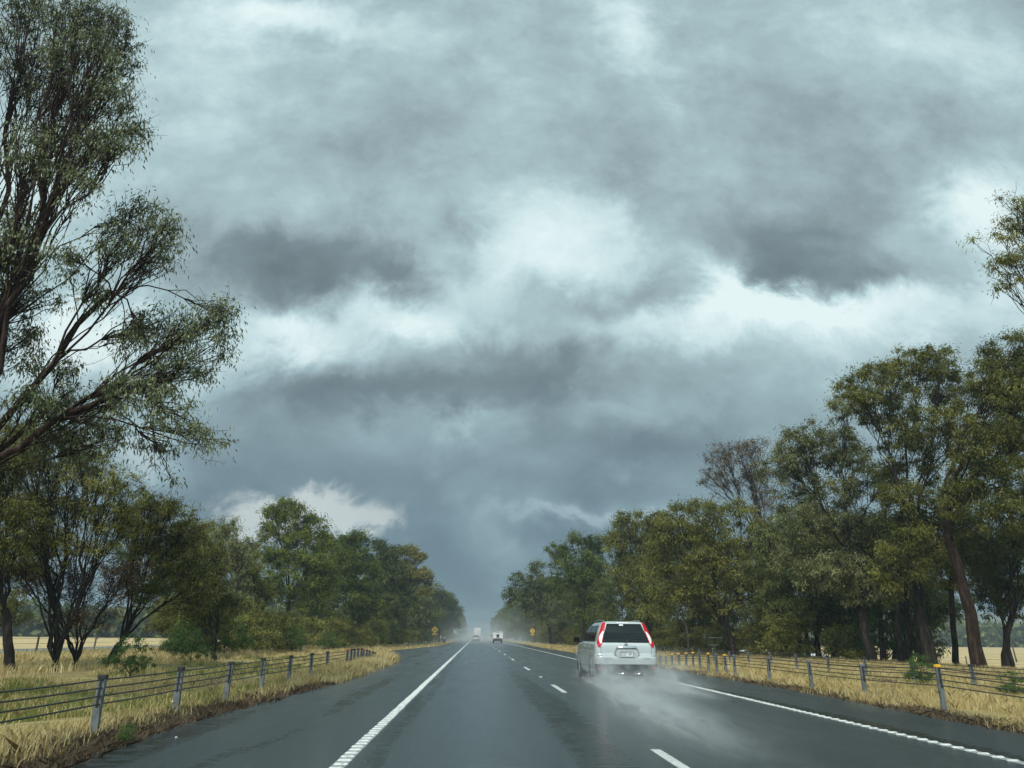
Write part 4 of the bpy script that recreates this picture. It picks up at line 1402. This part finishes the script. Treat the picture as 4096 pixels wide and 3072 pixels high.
tree('wattle_tree', 'brownish thin-leaved understorey tree low behind the nearest left posts', gbase(160, 29.5),
     plobes([(120, 1260, 80, 45), (210, 1270, 70, 50), (60, 1240, 60, 40), (270, 1250, 50, 60), (180, 1340, 80, 30)], 29.5),
     'leaf_brown', 'bark', GL, tips_n=256, clump_r=0.361, leaves_per=32, leaf_L=.10, leaf_W=.028, trunk_r=0.136, stems=10, multi=True, twigs=6, hang=.4)
tree('wattle_tree', 'crooked black-trunked tree cut by the left edge of the picture', gbase(18, 26.5),
     plobes([(20, 1000, 60, 70), (-40, 1050, 70, 80), (40, 1130, 50, 60), (-60, 1200, 80, 60), (20, 1230, 50, 40)], 26.5),
     'leaf_olive', 'bark', GL, tips_n=256, clump_r=0.396, leaves_per=76, leaf_L=.12, leaf_W=.03, trunk_r=0.149, stems=6, fork=.25, twigs=4)
tree('wattle_tree', 'tree on a black trunk whose limbs fan out low to the right at left', gbase(232, 31.5),
     plobes([(330, 1100, 55, 35), (380, 1115, 40, 35), (290, 1140, 55, 45), (350, 1170, 70, 45), (410, 1170, 35, 50), (300, 1210, 60, 40), (380, 1240, 60, 45), (320, 1280, 50, 30), (430, 1280, 35, 40)], 32),
     'leaf_olive', 'bark', GL, tips_n=445, clump_r=0.43, leaves_per=72, leaf_L=.125, leaf_W=.032, trunk_r=0.149, stems=8, fork=.13, twigs=5, lean=.25)
tree('wattle_tree', 'soft drooping olive tree between the fanned tree and the first narrow gum at left', gbase(462, 42),
     plobes([(440, 1200, 40, 50), (400, 1230, 40, 50), (460, 1260, 45, 50), (420, 1310, 60, 40), (480, 1320, 40, 40), (370, 1320, 35, 30)], 42),
     'leaf_olive', 'bark', GL, tips_n=310, clump_r=0.533, leaves_per=85, leaf_L=.16, leaf_W=.045, trunk_r=0.136, stems=7, multi=True, twigs=3)
tree('gum_tree', 'narrow pale-green gum with a see-through middle, left of the tall dark gum', gbase(505, 56),
     plobes([(490, 1145, 28, 28), (500, 1185, 32, 28), (475, 1215, 25, 30), (520, 1225, 28, 35), (540, 1180, 16, 28), (505, 1290, 40, 40)], 56),
     'leaf_grey', 'bark_pale', GL, tips_n=229, clump_r=0.533, leaves_per=68, leaf_L=.18, leaf_W=.05, trunk_r=0.136, stems=6, fork=.3, twigs=3)
tree('gum_tree', 'tallest dark green gum of the left row with a leaning forked trunk', gbase(612, 74),
     plobes([(618, 1090, 20, 18), (590, 1115, 28, 24), (640, 1115, 34, 26), (680, 1130, 24, 24), (580, 1155, 26, 32), (640, 1165, 48, 32), (700, 1170, 22, 32), (600, 1210, 40, 35), (670, 1220, 50, 38), (580, 1270, 45, 35), (650, 1285, 55, 35), (700, 1260, 30, 45)], 74),
     'leaf_green', 'bark', GL, tips_n=540, clump_r=0.757, leaves_per=85, leaf_L=.25, leaf_W=.075, trunk_r=0.248, stems=8, fork=.3)
tree('gum_tree', 'mid-green gum with twin small peaks right of the tall left gum', gbase(735, 88),
     plobes([(765, 1165, 22, 18), (735, 1185, 26, 26), (785, 1165, 20, 18), (760, 1200, 45, 28), (720, 1230, 35, 35), (780, 1240, 45, 38), (740, 1290, 55, 38), (790, 1300, 40, 35)], 88),
     'leaf_green', 'bark', GL, tips_n=405, clump_r=0.86, leaves_per=74, leaf_L=.30, leaf_W=.09, trunk_r=0.223, stems=7, fork=.28)
tree('gum_tree', 'dark gum with a pointed crown halfway along the left row', gbase(845, 108),
     plobes([(820, 1180, 20, 20), (845, 1200, 26, 24), (815, 1225, 32, 28), (860, 1240, 28, 32), (830, 1270, 42, 32), (865, 1300, 32, 30)], 108),
     'leaf_dark', 'bark', GL, tips_n=324, clump_r=0.946, leaves_per=68, leaf_L=.34, leaf_W=.11, trunk_r=0.211, stems=6, fork=.3)
tree('gum_tree', 'gum with a yellow-green outer crown leaning over the road edge on the left', gbase(868, 124),
     plobes([(880, 1188, 22, 11), (905, 1205, 16, 10), (912, 1238, 18, 12), (925, 1252, 12, 10), (895, 1250, 18, 14), (918, 1278, 15, 9), (875, 1230, 22, 22)], 124),
     'leaf_yellow', 'bark', GL, tips_n=256, clump_r=0.774, leaves_per=63, leaf_L=.34, leaf_W=.11, trunk_r=0.198, stems=6, fork=.35, lean=.3)
tree('gum_tree', 'dark shrubby gum low beneath the yellow-green one on the left', gbase(885, 140),
     plobes([(870, 1290, 32, 28), (905, 1305, 28, 26), (880, 1335, 42, 24), (930, 1330, 26, 24)], 140),
     'leaf_dark', 'bark', GL, tips_n=256, clump_r=1.03, leaves_per=63, leaf_L=.4, leaf_W=.13, trunk_r=0.211, stems=6, fork=.2)
tree('gum_tree', 'smooth round-topped hazy gum beside the yellow sign on the left', gbase(948, 185),
     plobes([(950, 1287, 20, 12), (968, 1300, 18, 14), (935, 1305, 22, 16), (985, 1322, 13, 10), (958, 1325, 26, 16), (975, 1345, 16, 12), (935, 1345, 24, 16)], 185),
     'leaf_dark', 'bark', GL, tips_n=297, clump_r=1.29, leaves_per=59, leaf_L=.55, leaf_W=.18, trunk_r=0.236, stems=6, fork=.25)

tree('wattle_tree', 'bushy olive tree low between the narrow pale gum and the tall dark gum', gbase(548, 60),
     plobes([(535, 1240, 28, 40), (560, 1290, 35, 40), (520, 1320, 45, 35), (560, 1345, 45, 25), (545, 1200, 14, 25)], 60),
     'leaf_olive', 'bark', GL, tips_n=260, clump_r=.65, leaves_per=80, leaf_L=.20, leaf_W=.055, trunk_r=.18, stems=7, multi=True, twigs=3)
tree('wattle_tree', 'wide low olive thicket under the drooping olive tree at left', gbase(420, 47),
     plobes([(400, 1345, 50, 25), (460, 1350, 50, 25), (350, 1350, 30, 22), (430, 1320, 40, 30)], 47),
     'leaf_olive', 'bark', GL, tips_n=220, clump_r=.5, leaves_per=70, leaf_L=.16, leaf_W=.045, trunk_r=.14, stems=9, multi=True, twigs=3)
# --- generic prototypes for the deeper rows
def proto(seed_lobes, leaf, name, bark, cl, LL, LW, tips, lp, **kw):
    return tree(name, 'prototype', np.array([0.0, 0, 0]), seed_lobes, leaf, bark, tips_n=tips, clump_r=cl, leaves_per=lp, leaf_L=LL, leaf_W=LW, **kw)


PR = []
PR.append(proto([(0, 0, 12.3, 1.8, 1.8, 1.2), (-2, .5, 10.8, 2, 2, 1.4), (2, -.5, 10.5, 2.2, 2, 1.5), (0, 1.5, 9, 3, 2.8, 1.6), (-2.6, -1, 7.6, 2, 2, 1.4), (2.8, 1, 7.3, 2, 2, 1.5), (0, 0, 5.5, 3, 3, 1.4), (1, 0, 3.4, 3, 3, 1.2), (-1.6, 0, 2.6, 2.2, 2.2, 1)], 'leaf_green', 'gum_tree', 'bark', .95, .30, .09, 230, 90, trunk_r=0.217, stems=7))
PR.append(proto([(1, 0, 11.5, 2, 2, 1.3), (-1.5, .5, 11.8, 1.6, 1.6, 1.2), (-3, 0, 9.6, 1.8, 1.8, 1.3), (3, 0, 9.2, 2, 2, 1.4), (.5, -1.5, 8.7, 2.5, 2.4, 1.5), (-2, 1, 6.5, 2.4, 2.2, 1.5), (2.5, 1, 5.8, 2.2, 2, 1.5), (0, 0, 3.6, 3.0, 3, 1.2), (2, 0, 2.4, 1.8, 2, .9)], 'leaf_olive', 'gum_tree', 'bark', .95, .30, .09, 230, 85, trunk_r=0.217, stems=6))
PR.append(proto([(0, 0, 9.5, 2.6, 2.4, 1.5), (-2.5, 0, 7.8, 2.2, 2.2, 1.6), (2.5, .5, 7.6, 2.4, 2.2, 1.6), (0, 1, 6, 3.4, 3, 1.8), (-2.8, -1, 4.3, 2.2, 2.2, 1.5), (2.8, -1, 4, 2.4, 2.2, 1.6), (0, 0, 3.0, 3.0, 3, 1.2), (0, 0, 1.6, 3.2, 3, .8)], 'leaf_dark', 'gum_tree', 'bark', .95, .28, .085, 250, 90, trunk_r=0.211, stems=8, fork=.15))
PR.append(proto([(0, 0, 10.5, 2.2, 2, 1.0), (-2.2, 0, 9.2, 1.8, 1.6, 1.0), (2.4, 0, 9, 2, 1.8, 1.0), (0, 0, 7.2, 2.6, 2.4, 1.4), (-2.5, 0, 5.5, 2, 2, 1.2)], 'leaf_grey', 'gum_tree', 'bark_pale', .8, .26, .08, 200, 80, trunk_r=0.174, stems=7))
SH = proto([(0, 0, 1.6, 1.3, 1.2, .9), (-.9, .3, 1.0, .9, .9, .7), (1.0, 0, .9, .9, .9, .7)], 'shrub_green', 'shrub', 'bark', .35, .14, .04, 60, 70, trunk_r=0.06, stems=6, multi=True)
BU = proto([(0, 0, 1.9, 1.5, 1.3, 1.0), (-1.2, .3, 1.3, 1.1, 1.1, .9), (1.3, 0, 1.2, 1.2, 1.1, .9), (0, 0, .6, 1.9, 1.5, .5)], 'leaf_olive', 'shrub', 'bark', .45, .17, .05, 90, 75, trunk_r=.07, stems=7, multi=True)
used = {}


def put(pi, x, y, s, rz, label, group, sz=1.0):
    src = PR[pi] if isinstance(pi, int) else pi
    z = float(terr(x, y))
    if src.name not in used:
        used[src.name] = 1
        src.location, src.rotation_euler, src.scale = (x, y, z), (0, 0, rz), (s, s, s * sz)
        tag(src, label, 'shrub' if src in (SH, BU) else 'tree', group)
        return src
    return copy_tree(src, (x, y, z), rz, (s, s, s * sz), label, group)


def rz_(): return random.uniform(0, 6.28)


# second rows beside the near ones, individually described
SP = [
    (2, 27.0, 47, .80, 'dark full-leaved tree behind the tallest right gum, between its trunks and the paddock'),
    (3, 28.5, 40, .72, 'pale-trunked gum just left of the thick leaning trunk at right'),
    (2, 27.5, 58, .95, 'dark tree filling the shade left of the grey-green gum at right'),
    (1, 24.0, 53, .85, 'olive tree with clear lower trunk behind the second right post group'),
    (2, 24.5, 66, .9, 'dense tree in the second right row behind the olive bushy one'),
    (1, 21.5, 70, .9, 'upright olive gum right of the notched twin-topped gum'),
    (3, 18.5, 66, .62, 'low grey tree just above the roof of the silver car'),
    (2, 16.0, 84, .75, 'low dark tree filling beneath the notched gum'),
    (0, 20.0, 86, .95, 'green gum in the second row between the notched gum and the blocky-crowned gum'),
    (3, 14.8, 98, .62, 'small grey-green tree low beneath the blocky-crowned gum'),
    (2, 16.5, 110, .9, 'dark tree between the blocky-crowned and the knob-topped gums on the right'),
    (3, 13.4, 120, .6, 'small grey tree at the verge in front of the knob-topped gum'),
    (2, -19.0, 62, .55, 'low dark tree left of the leaning forked trunk'),
    (1, -24.5, 66, .85, 'olive tree seen through the gap behind the narrow pale gum at left'),
    (2, -17.0, 82, .62, 'low dark-leaved tree right of the leaning forked trunk on the left'),
    (3, -13.8, 92, .55, 'greyish low tree at the grass edge beneath the twin-peaked left gum'),
    (0, -19.5, 98, .98, 'green gum behind the twin-peaked left gum'),
    (2, -12.8, 106, .62, 'low dark tree beneath the pointed left gum'),
    (3, -11.6, 120, .55, 'small brownish-grey tree left of the left crossroads sign'),
    (1, -16.5, 118, .95, 'olive gum behind the pointed dark gum at left'),
    (2, -11.5, 150, .8, 'dark tree directly behind the left crossroads sign'),
    (1, -28.0, 45, .7, 'olive tree behind the fanned tree at left, over the side road'),
]
for pi, x, y, s, lb in SP:
    put(pi, x, y, s, rz_(), lb, GR if x > 0 else GL)
k = 0
for y in np.arange(140, 560, 15):
    for side in (-1, 1):
        for row in (0, 1):
            x = side * ((13.0 if side > 0 else 11.6) + row * 7.5) + random.uniform(-1.2, 1.2)
            if side < 0 and y < 175 and row == 0: continue
            s = random.uniform(.88, 1.14) * (1.0 if row == 0 else 1.08)
            put(random.choice([0, 1, 2, 0, 1, 2, 3]), x + 1.2, y + random.uniform(-4, 4), s, rz_(),
                'hazy gum tree in the far ' + ('right' if side > 0 else 'left') + ' row, where the trees merge towards the horizon',
                'far gum trees in the ' + ('right' if side > 0 else 'left') + ' row')
            k += 1
# undergrowth along the feet of both rows
for side in (-1, 1):
    for y in np.arange(46, 175, 4.6):
        x = side * float(np.interp(y, [46, 90, 175], [16.5, 13.5, 11.2] if side < 0 else [22.5, 17.5, 14.5])) + random.uniform(-1.3, 1.3)
        put(BU, x, y, random.uniform(.75, 1.35), rz_(), 'low olive bush in the undergrowth at the foot of the ' + ('right' if side > 0 else 'left') + ' tree row',
            'undergrowth of the ' + ('right' if side > 0 else 'left') + ' tree row')
# shrubs
for x, y, s, lb in [(-11.0, 25.5, .50, 'bright green bush by itself behind the second and third left posts'), (-13.3, 37, .62, 'leafy green bush below the drooping olive tree at left'), (-15.2, 41, .75, 'wide grey-green bush at the foot of the drooping olive tree'),
                    (-15.0, 47, .9, 'bush in the grass below the narrow pale gum at left'), (-13.6, 58, .8, 'bush at the foot of the leaning forked trunk'), (-12.0, 64, .6, 'small bush right of the leaning forked trunk'),
                    (12.3, 20.8, .36, 'low green shrub behind the right barrier between its second and third post'), (13.2, 18.6, .26, 'small green shrub behind the nearest right post'),
                    (-4.3, 10.2, .10, 'tiny dark green weed on the asphalt edge below the nearest left post'), (25, 46, 1.3, 'bright green bush in the shade among the right-hand trunks'), (24, 60, 1.3, 'rounded bush behind the right trunks, close to the white car')]:
    put(SH, x, y, s, rz_(), lb, 'roadside shrubs')


def weed(x, y, h, label, leaf='brown_weed'):
    z = float(terr(x, y))
    tree('weed', label, np.array([x, y, z]), [(x, y, z + h * .55, h * .5, h * .5, h * .45)], leaf, 'timber', 'dry weeds beside the barriers', 'weed',
         tips_n=26, clump_r=h * .10, leaves_per=4, leaf_L=.05, leaf_W=.014, trunk_r=.006, stems=4, multi=True, twigs=2)


weed(-4.85, 15.2, .55, 'spindly dry weed between the third and fourth left posts')
weed(-4.7, 14.2, .42, 'low dry weed just left of the third left post')
weed(9.0, 17.2, .50, 'leafy dry weed at the asphalt edge between two right posts')
weed(9.15, 16.8, .36, 'small twiggy weed beside the leafy dry weed at right')


# distant woodland and hills
def woods(label, y0, x0, x1, n, h):
    V, F, tn, o = [], [], [], 0
    xs_ = rng.uniform(x0, x1, n)
    hs = h * (.55 + .45 * np.interp(xs_, np.linspace(x0, x1, 60), rng.random(60))) * rng.uniform(.75, 1.1, n)
    m_ = 26
    cx = np.repeat(xs_, m_)
    hh = np.repeat(hs, m_)
    nn = n * m_
    P = np.stack([cx + rng.normal(0, 3, nn), y0 + rng.uniform(-12, 25, nn), np.abs(rng.random(nn)) ** .8 * hh], -1)
    P[:, 2] += terr(P[:, 0], P[:, 1])
    Dv = rng.normal(0, 1, (nn, 3))
    Dv /= np.linalg.norm(Dv, axis=1)[:, None]
    Sv = np.cross(Dv, rng.normal(0, 1, (nn, 3)))
    Sv /= np.linalg.norm(Sv, axis=1)[:, None]
    L_ = rng.uniform(.6, 1.5, nn)[:, None]
    V = np.stack([P - Dv * L_, P + Sv * L_ * .7, P + Dv * L_, P - Sv * L_ * .7], 1).reshape(-1, 3)
    me = np_mesh('distant_woods', V, np.arange(nn * 4).reshape(-1, 4), rng.random(nn))
    o = link('distant_woods', me, 'leaf_dark')
    tag(o, label, 'woodland', kind='stuff')


woods('dark band of distant woodland beyond the left paddock', 215, -420, -22, 1500, 11)
woods('bluish band of distant woodland beyond the right paddock', 330, 40, 620, 1800, 12)
hx = np.linspace(-100, 1200, 60)
hy = np.linspace(700, 1350, 24)
HX, HY = np.meshgrid(hx, hy)
prof = np.interp(HX, [-100, 150, 330, 520, 700, 900, 1200], [0, 4, 18, 32, 40, 38, 30])
HZ = prof * np.sin(np.clip((HY - 700) / 650, 0, 1) * math.pi) ** .8 + rng.normal(0, .6, HX.shape) - 1.5
i_ = np.arange(23)[:, None] * 60 + np.arange(59)[None, :]
o = link('hills', np_mesh('hills', np.stack([HX, HY, HZ], -1).reshape(-1, 3), np.stack([i_, i_ + 1, i_ + 61, i_ + 60], -1).reshape(-1, 4)), 'hill', None, True)
tag(o, kind='structure')


# ------------------------------------------------------------------ grass
def grass(name, label, cx, cy, blades, hgt, mat, width=.006, spread=.09, lean=.45, hvar=None):
    n = len(cx)
    N = n * blades
    bx = np.repeat(cx, blades) + rng.normal(0, spread, N)
    by = np.repeat(cy, blades) + rng.normal(0, spread, N)
    bz = terr(bx, by) - .01
    h = hgt * rng.uniform(.45, 1.15, N)
    if hvar is not None: h = h * np.repeat(hvar, blades)
    wd = width * (1 + np.clip(np.hypot(bx, by), 0, 90) * .055) * rng.uniform(.6, 1.4, N)
    an = rng.uniform(0, 2 * np.pi, N)
    le = rng.normal(0, lean, N)
    la = rng.uniform(0, 2 * np.pi, N)
    B = np.stack([bx, by, bz], -1)
    S = np.stack([np.cos(an), np.sin(an), np.zeros(N)], -1) * wd[:, None] * .5
    O = np.stack([np.cos(la) * le, np.sin(la) * le, np.zeros(N)], -1) * h[:, None]
    Z = np.stack([np.zeros(N), np.zeros(N), h], -1)
    m1 = B + O * .30 + Z * .55
    tp = B + O + Z * .95
    V = np.stack([B - S, B + S, m1 + S * .8, tp, m1 - S * .8], 1).reshape(-1, 3)
    tone = np.repeat(rng.random(n), blades) * .5 + rng.random(N) * .5
    me = np_mesh(name, V, np.arange(N * 5).reshape(-1, 5), tone)
    o = link(name, me, mat)
    return tag(o, label, 'grass', kind='stuff')


def clump_noise(x, y, s, ph=0.0):
    return .5 + .25 * np.sin(x * s + ph + 1.3 * np.sin(y * s * .7)) + .25 * np.sin(y * s * .83 + ph * 2 + 1.1 * np.sin(x * s * .9))


def scatter(n, x0f, x1f, y0, y1, power=1.6):
    u_ = rng.random(n)
    a = 1 - power
    y = (y0 ** a + u_ * (y1 ** a - y0 ** a)) ** (1 / a)
    x = x0f(y) + (x1f(y) - x0f(y)) * rng.random(n)
    return x, y


exl = lambda y: np.interp(y, ys, xl)
exr = lambda y: np.interp(y, ys, xr)
# dry verge grass, left
x, y = scatter(15000, lambda y: -17 + 0 * y, lambda y: exl(y) - .25, 5, 130, 1.5)
dn = clump_noise(x, y, 1.1)
edge_d = exl(y) - x
keep = (dn > .28) & ~((edge_d < .75) & (y < 17) & (rng.random(len(x)) < .8))
x, y, dn, edge_d = x[keep], y[keep], dn[keep], edge_d[keep]
green = (x < -5.0) & (x > -12.5) & (clump_noise(x, y, .45, 1.0) > .33) & (y < 48) & (rng.random(len(x)) < .75)
grass('dry_grass', 'straw-coloured dry grass on the left verge around the barrier posts', x[~green], y[~green], 13, .27, 'straw', hvar=(.45 + .8 * dn[~green]))
grass('green_grass', 'green flush of grass behind the nearest left barrier posts', x[green], y[green], 16, .20, 'green_grass', hvar=(.5 + .7 * dn[green]))
x, y = scatter(5200, lambda y: exl(y) - 1.0, lambda y: exl(y) + .05, 6, 60, 1.3)
grass('brown_grass', 'brown matted weeds and litter along the wet left asphalt edge', x, y, 7, .13, 'brown_weed', spread=.07, lean=1.1)
x, y = scatter(2400, lambda y: exl(y) - .9, lambda y: exl(y) + .02, 22, 47, .6)
grass('edge_grass', 'tall pale tufts hugging the left asphalt edge by the red-capped posts', x, y, 14, .42, 'straw', hvar=.5 + .7 * clump_noise(x, y, 1.3, 2.0))
# right
x, y = scatter(15000, lambda y: exr(y) + .05, lambda y: 20 + 0 * y, 7, 130, 1.5)
dn = clump_noise(x, y, .9, 3.0)
keep = (dn > .25) & ~((x - exr(y) < .6) & (rng.random(len(x)) < .55))
x, y, dn = x[keep], y[keep], dn[keep]
grass('dry_grass', 'straw-coloured dry grass on the right verge around the yellow-capped posts', x, y, 13, .26, 'straw', hvar=(.45 + .8 * dn))
x, y = scatter(2600, lambda y: exr(y) - .02, lambda y: exr(y) + .9, 8, 60, 1.3)
grass('brown_grass', 'brown litter and low weeds along the right asphalt edge', x, y, 6, .11, 'brown_weed', spread=.08, lean=1.1)
x, y = scatter(500, lambda y: 12.0 + 0 * y, lambda y: 15 + 0 * y, 16, 30, .8)
grass('green_grass', 'small green patch of grass beside the low shrub behind the right barrier', x, y, 14, .18, 'green_grass')
# taller grass under the trees and far along both verges
x, y = scatter(5000, lambda y: -26 + 0 * y, lambda y: -14 + 0 * y, 20, 130, 1.2)
grass('long_grass', 'long dull grass beneath the left trees', x, y, 10, .38, 'straw', width=.008, spread=.15)
x, y = scatter(4000, lambda y: 19 + 0 * y, lambda y: 30 + 0 * y, 24, 130, 1.2)
grass('long_grass', 'long dull grass beneath the right trees', x, y, 10, .32, 'straw', width=.008, spread=.15)

# ------------------------------------------------------------------ air: haze and tyre spray
m, t, out = material('haze_air')
pv = t.node('ShaderNodeVolumePrincipled')
pv.inputs['Color'].default_value = (.62, .76, .85, 1)
pv.inputs['Density'].default_value = .00065
pv.inputs['Anisotropy'].default_value = .1
t.l.new(pv.outputs[0], out.inputs['Volume'])
M['haze'] = m
mb = MB().box(-1450, 1450, -300, 1550, -4, 44)
hz = mb.build('haze', 'haze')
tag(hz, kind='stuff')


def spray(name, label, lo, hi, build):
    m, t, out = material(name + '_mist')
    pv = t.node('ShaderNodeVolumePrincipled')
    pv.inputs['Color'].default_value = (.90, .95, .96, 1)
    pv.inputs['Anisotropy'].default_value = .0
    c = t.node('ShaderNodeTexCoord').outputs['Object']
    t.l.new(build(t, c), pv.inputs['Density'])
    t.l.new(pv.outputs[0], out.inputs['Volume'])
    o = MB().box(lo[0], hi[0], lo[1], hi[1], lo[2], hi[2]).build(name, m)
    return tag(o, label, 'spray', kind='stuff')


def gauss(t, v, c0, s):
    d = t.math('DIVIDE', t.math('SUBTRACT', v, c0), s)
    return t.math('EXPONENT', t.math('MULTIPLY', t.math('MULTIPLY', d, d), -1))


def suv_spray(t, c):
    X, Y, Z = t.xyz(c)
    n = t.noise(t.vmath('MULTIPLY', c, (3.6, .42, 3.2)), 1.7, 5, .62, .7)
    nn = t.smooth(n, .34, .76)
    fall = t.smooth(Y, 8.0, 21.0, .07, 1.25)
    endf = t.math('MULTIPLY', t.smooth(Y, 7.1, 10), t.smooth(Y, 26.8, 24.5))
    hgt = t.math('ADD', .15, t.math('MULTIPLY', t.smooth(Y, 17, 21.5), .12))
    zf = t.math('EXPONENT', t.math('MULTIPLY', t.math('DIVIDE', t.math('SUBTRACT', Z, RZ), hgt), -1))
    zf = t.math('MULTIPLY', zf, t.smooth(Z, 1.15, .75))
    wl = t.math('ADD', .20, t.math('MULTIPLY', t.smooth(Y, 21, 9), .34))
    a = t.math('MULTIPLY', gauss(t, X, t.smooth(Y, 22, 8.5, 3.46, 3.02), wl), t.smooth(Y, 23.0, 21.2, .15, 1.1))
    b = t.math('MULTIPLY', gauss(t, X, 5.02, .36), t.math('MULTIPLY', t.smooth(Y, 15.5, 20.5, 0.0, .7), t.smooth(Y, 23.6, 22.2)))
    md = t.math('MULTIPLY', gauss(t, X, 4.2, .9), t.math('MULTIPLY', t.smooth(Y, 17, 20.5, 0.0, .18), t.smooth(Y, 23, 21.6)))
    s_ = t.math('ADD', t.math('ADD', a, b), md)
    s_ = t.math('MULTIPLY', t.math('MULTIPLY', s_, nn), t.math('MULTIPLY', zf, fall))
    edge = t.math('MULTIPLY', t.smooth(X, 1.75, 2.6), t.smooth(X, 6.65, 6.0))
    return t.math('MULTIPLY', t.math('MULTIPLY', s_, 7.5), t.math('MULTIPLY', endf, edge))


spray('tyre_spray', 'white mist thrown up behind the tyres of the silver car', (1.7, 7, RZ + .01), (6.7, 27, 1.2), suv_spray)


def far_spray(t, c):
    X, Y, Z = t.xyz(c)
    n = t.noise(t.vmath('MULTIPLY', c, (.22, .035, .35)), 1.0, 4, .6, .3)
    zf = t.math('EXPONENT', t.math('MULTIPLY', Z, -.42))
    zf = t.math('MULTIPLY', zf, t.smooth(Z, 8.8, 6.0))
    fx = t.math('MULTIPLY', t.smooth(X, -10, -3), t.smooth(X, 14, 8))
    fy = t.math('MULTIPLY', t.smooth(Y, 85, 170), t.smooth(Y, 420, 330))
    d = t.math('MULTIPLY', t.math('MULTIPLY', zf, fx), t.math('MULTIPLY', fy, t.smooth(n, .22, .75)))
    return t.math('MULTIPLY', d, .024)


spray('road_mist', 'pale mist hanging over the road around the distant vehicles', (-10, 85, RZ + .02), (14, 420, 9), far_spray)
print('objects', len(bpy.data.objects), 'verts', sum(len(m_.vertices) for m_ in bpy.data.meshes))
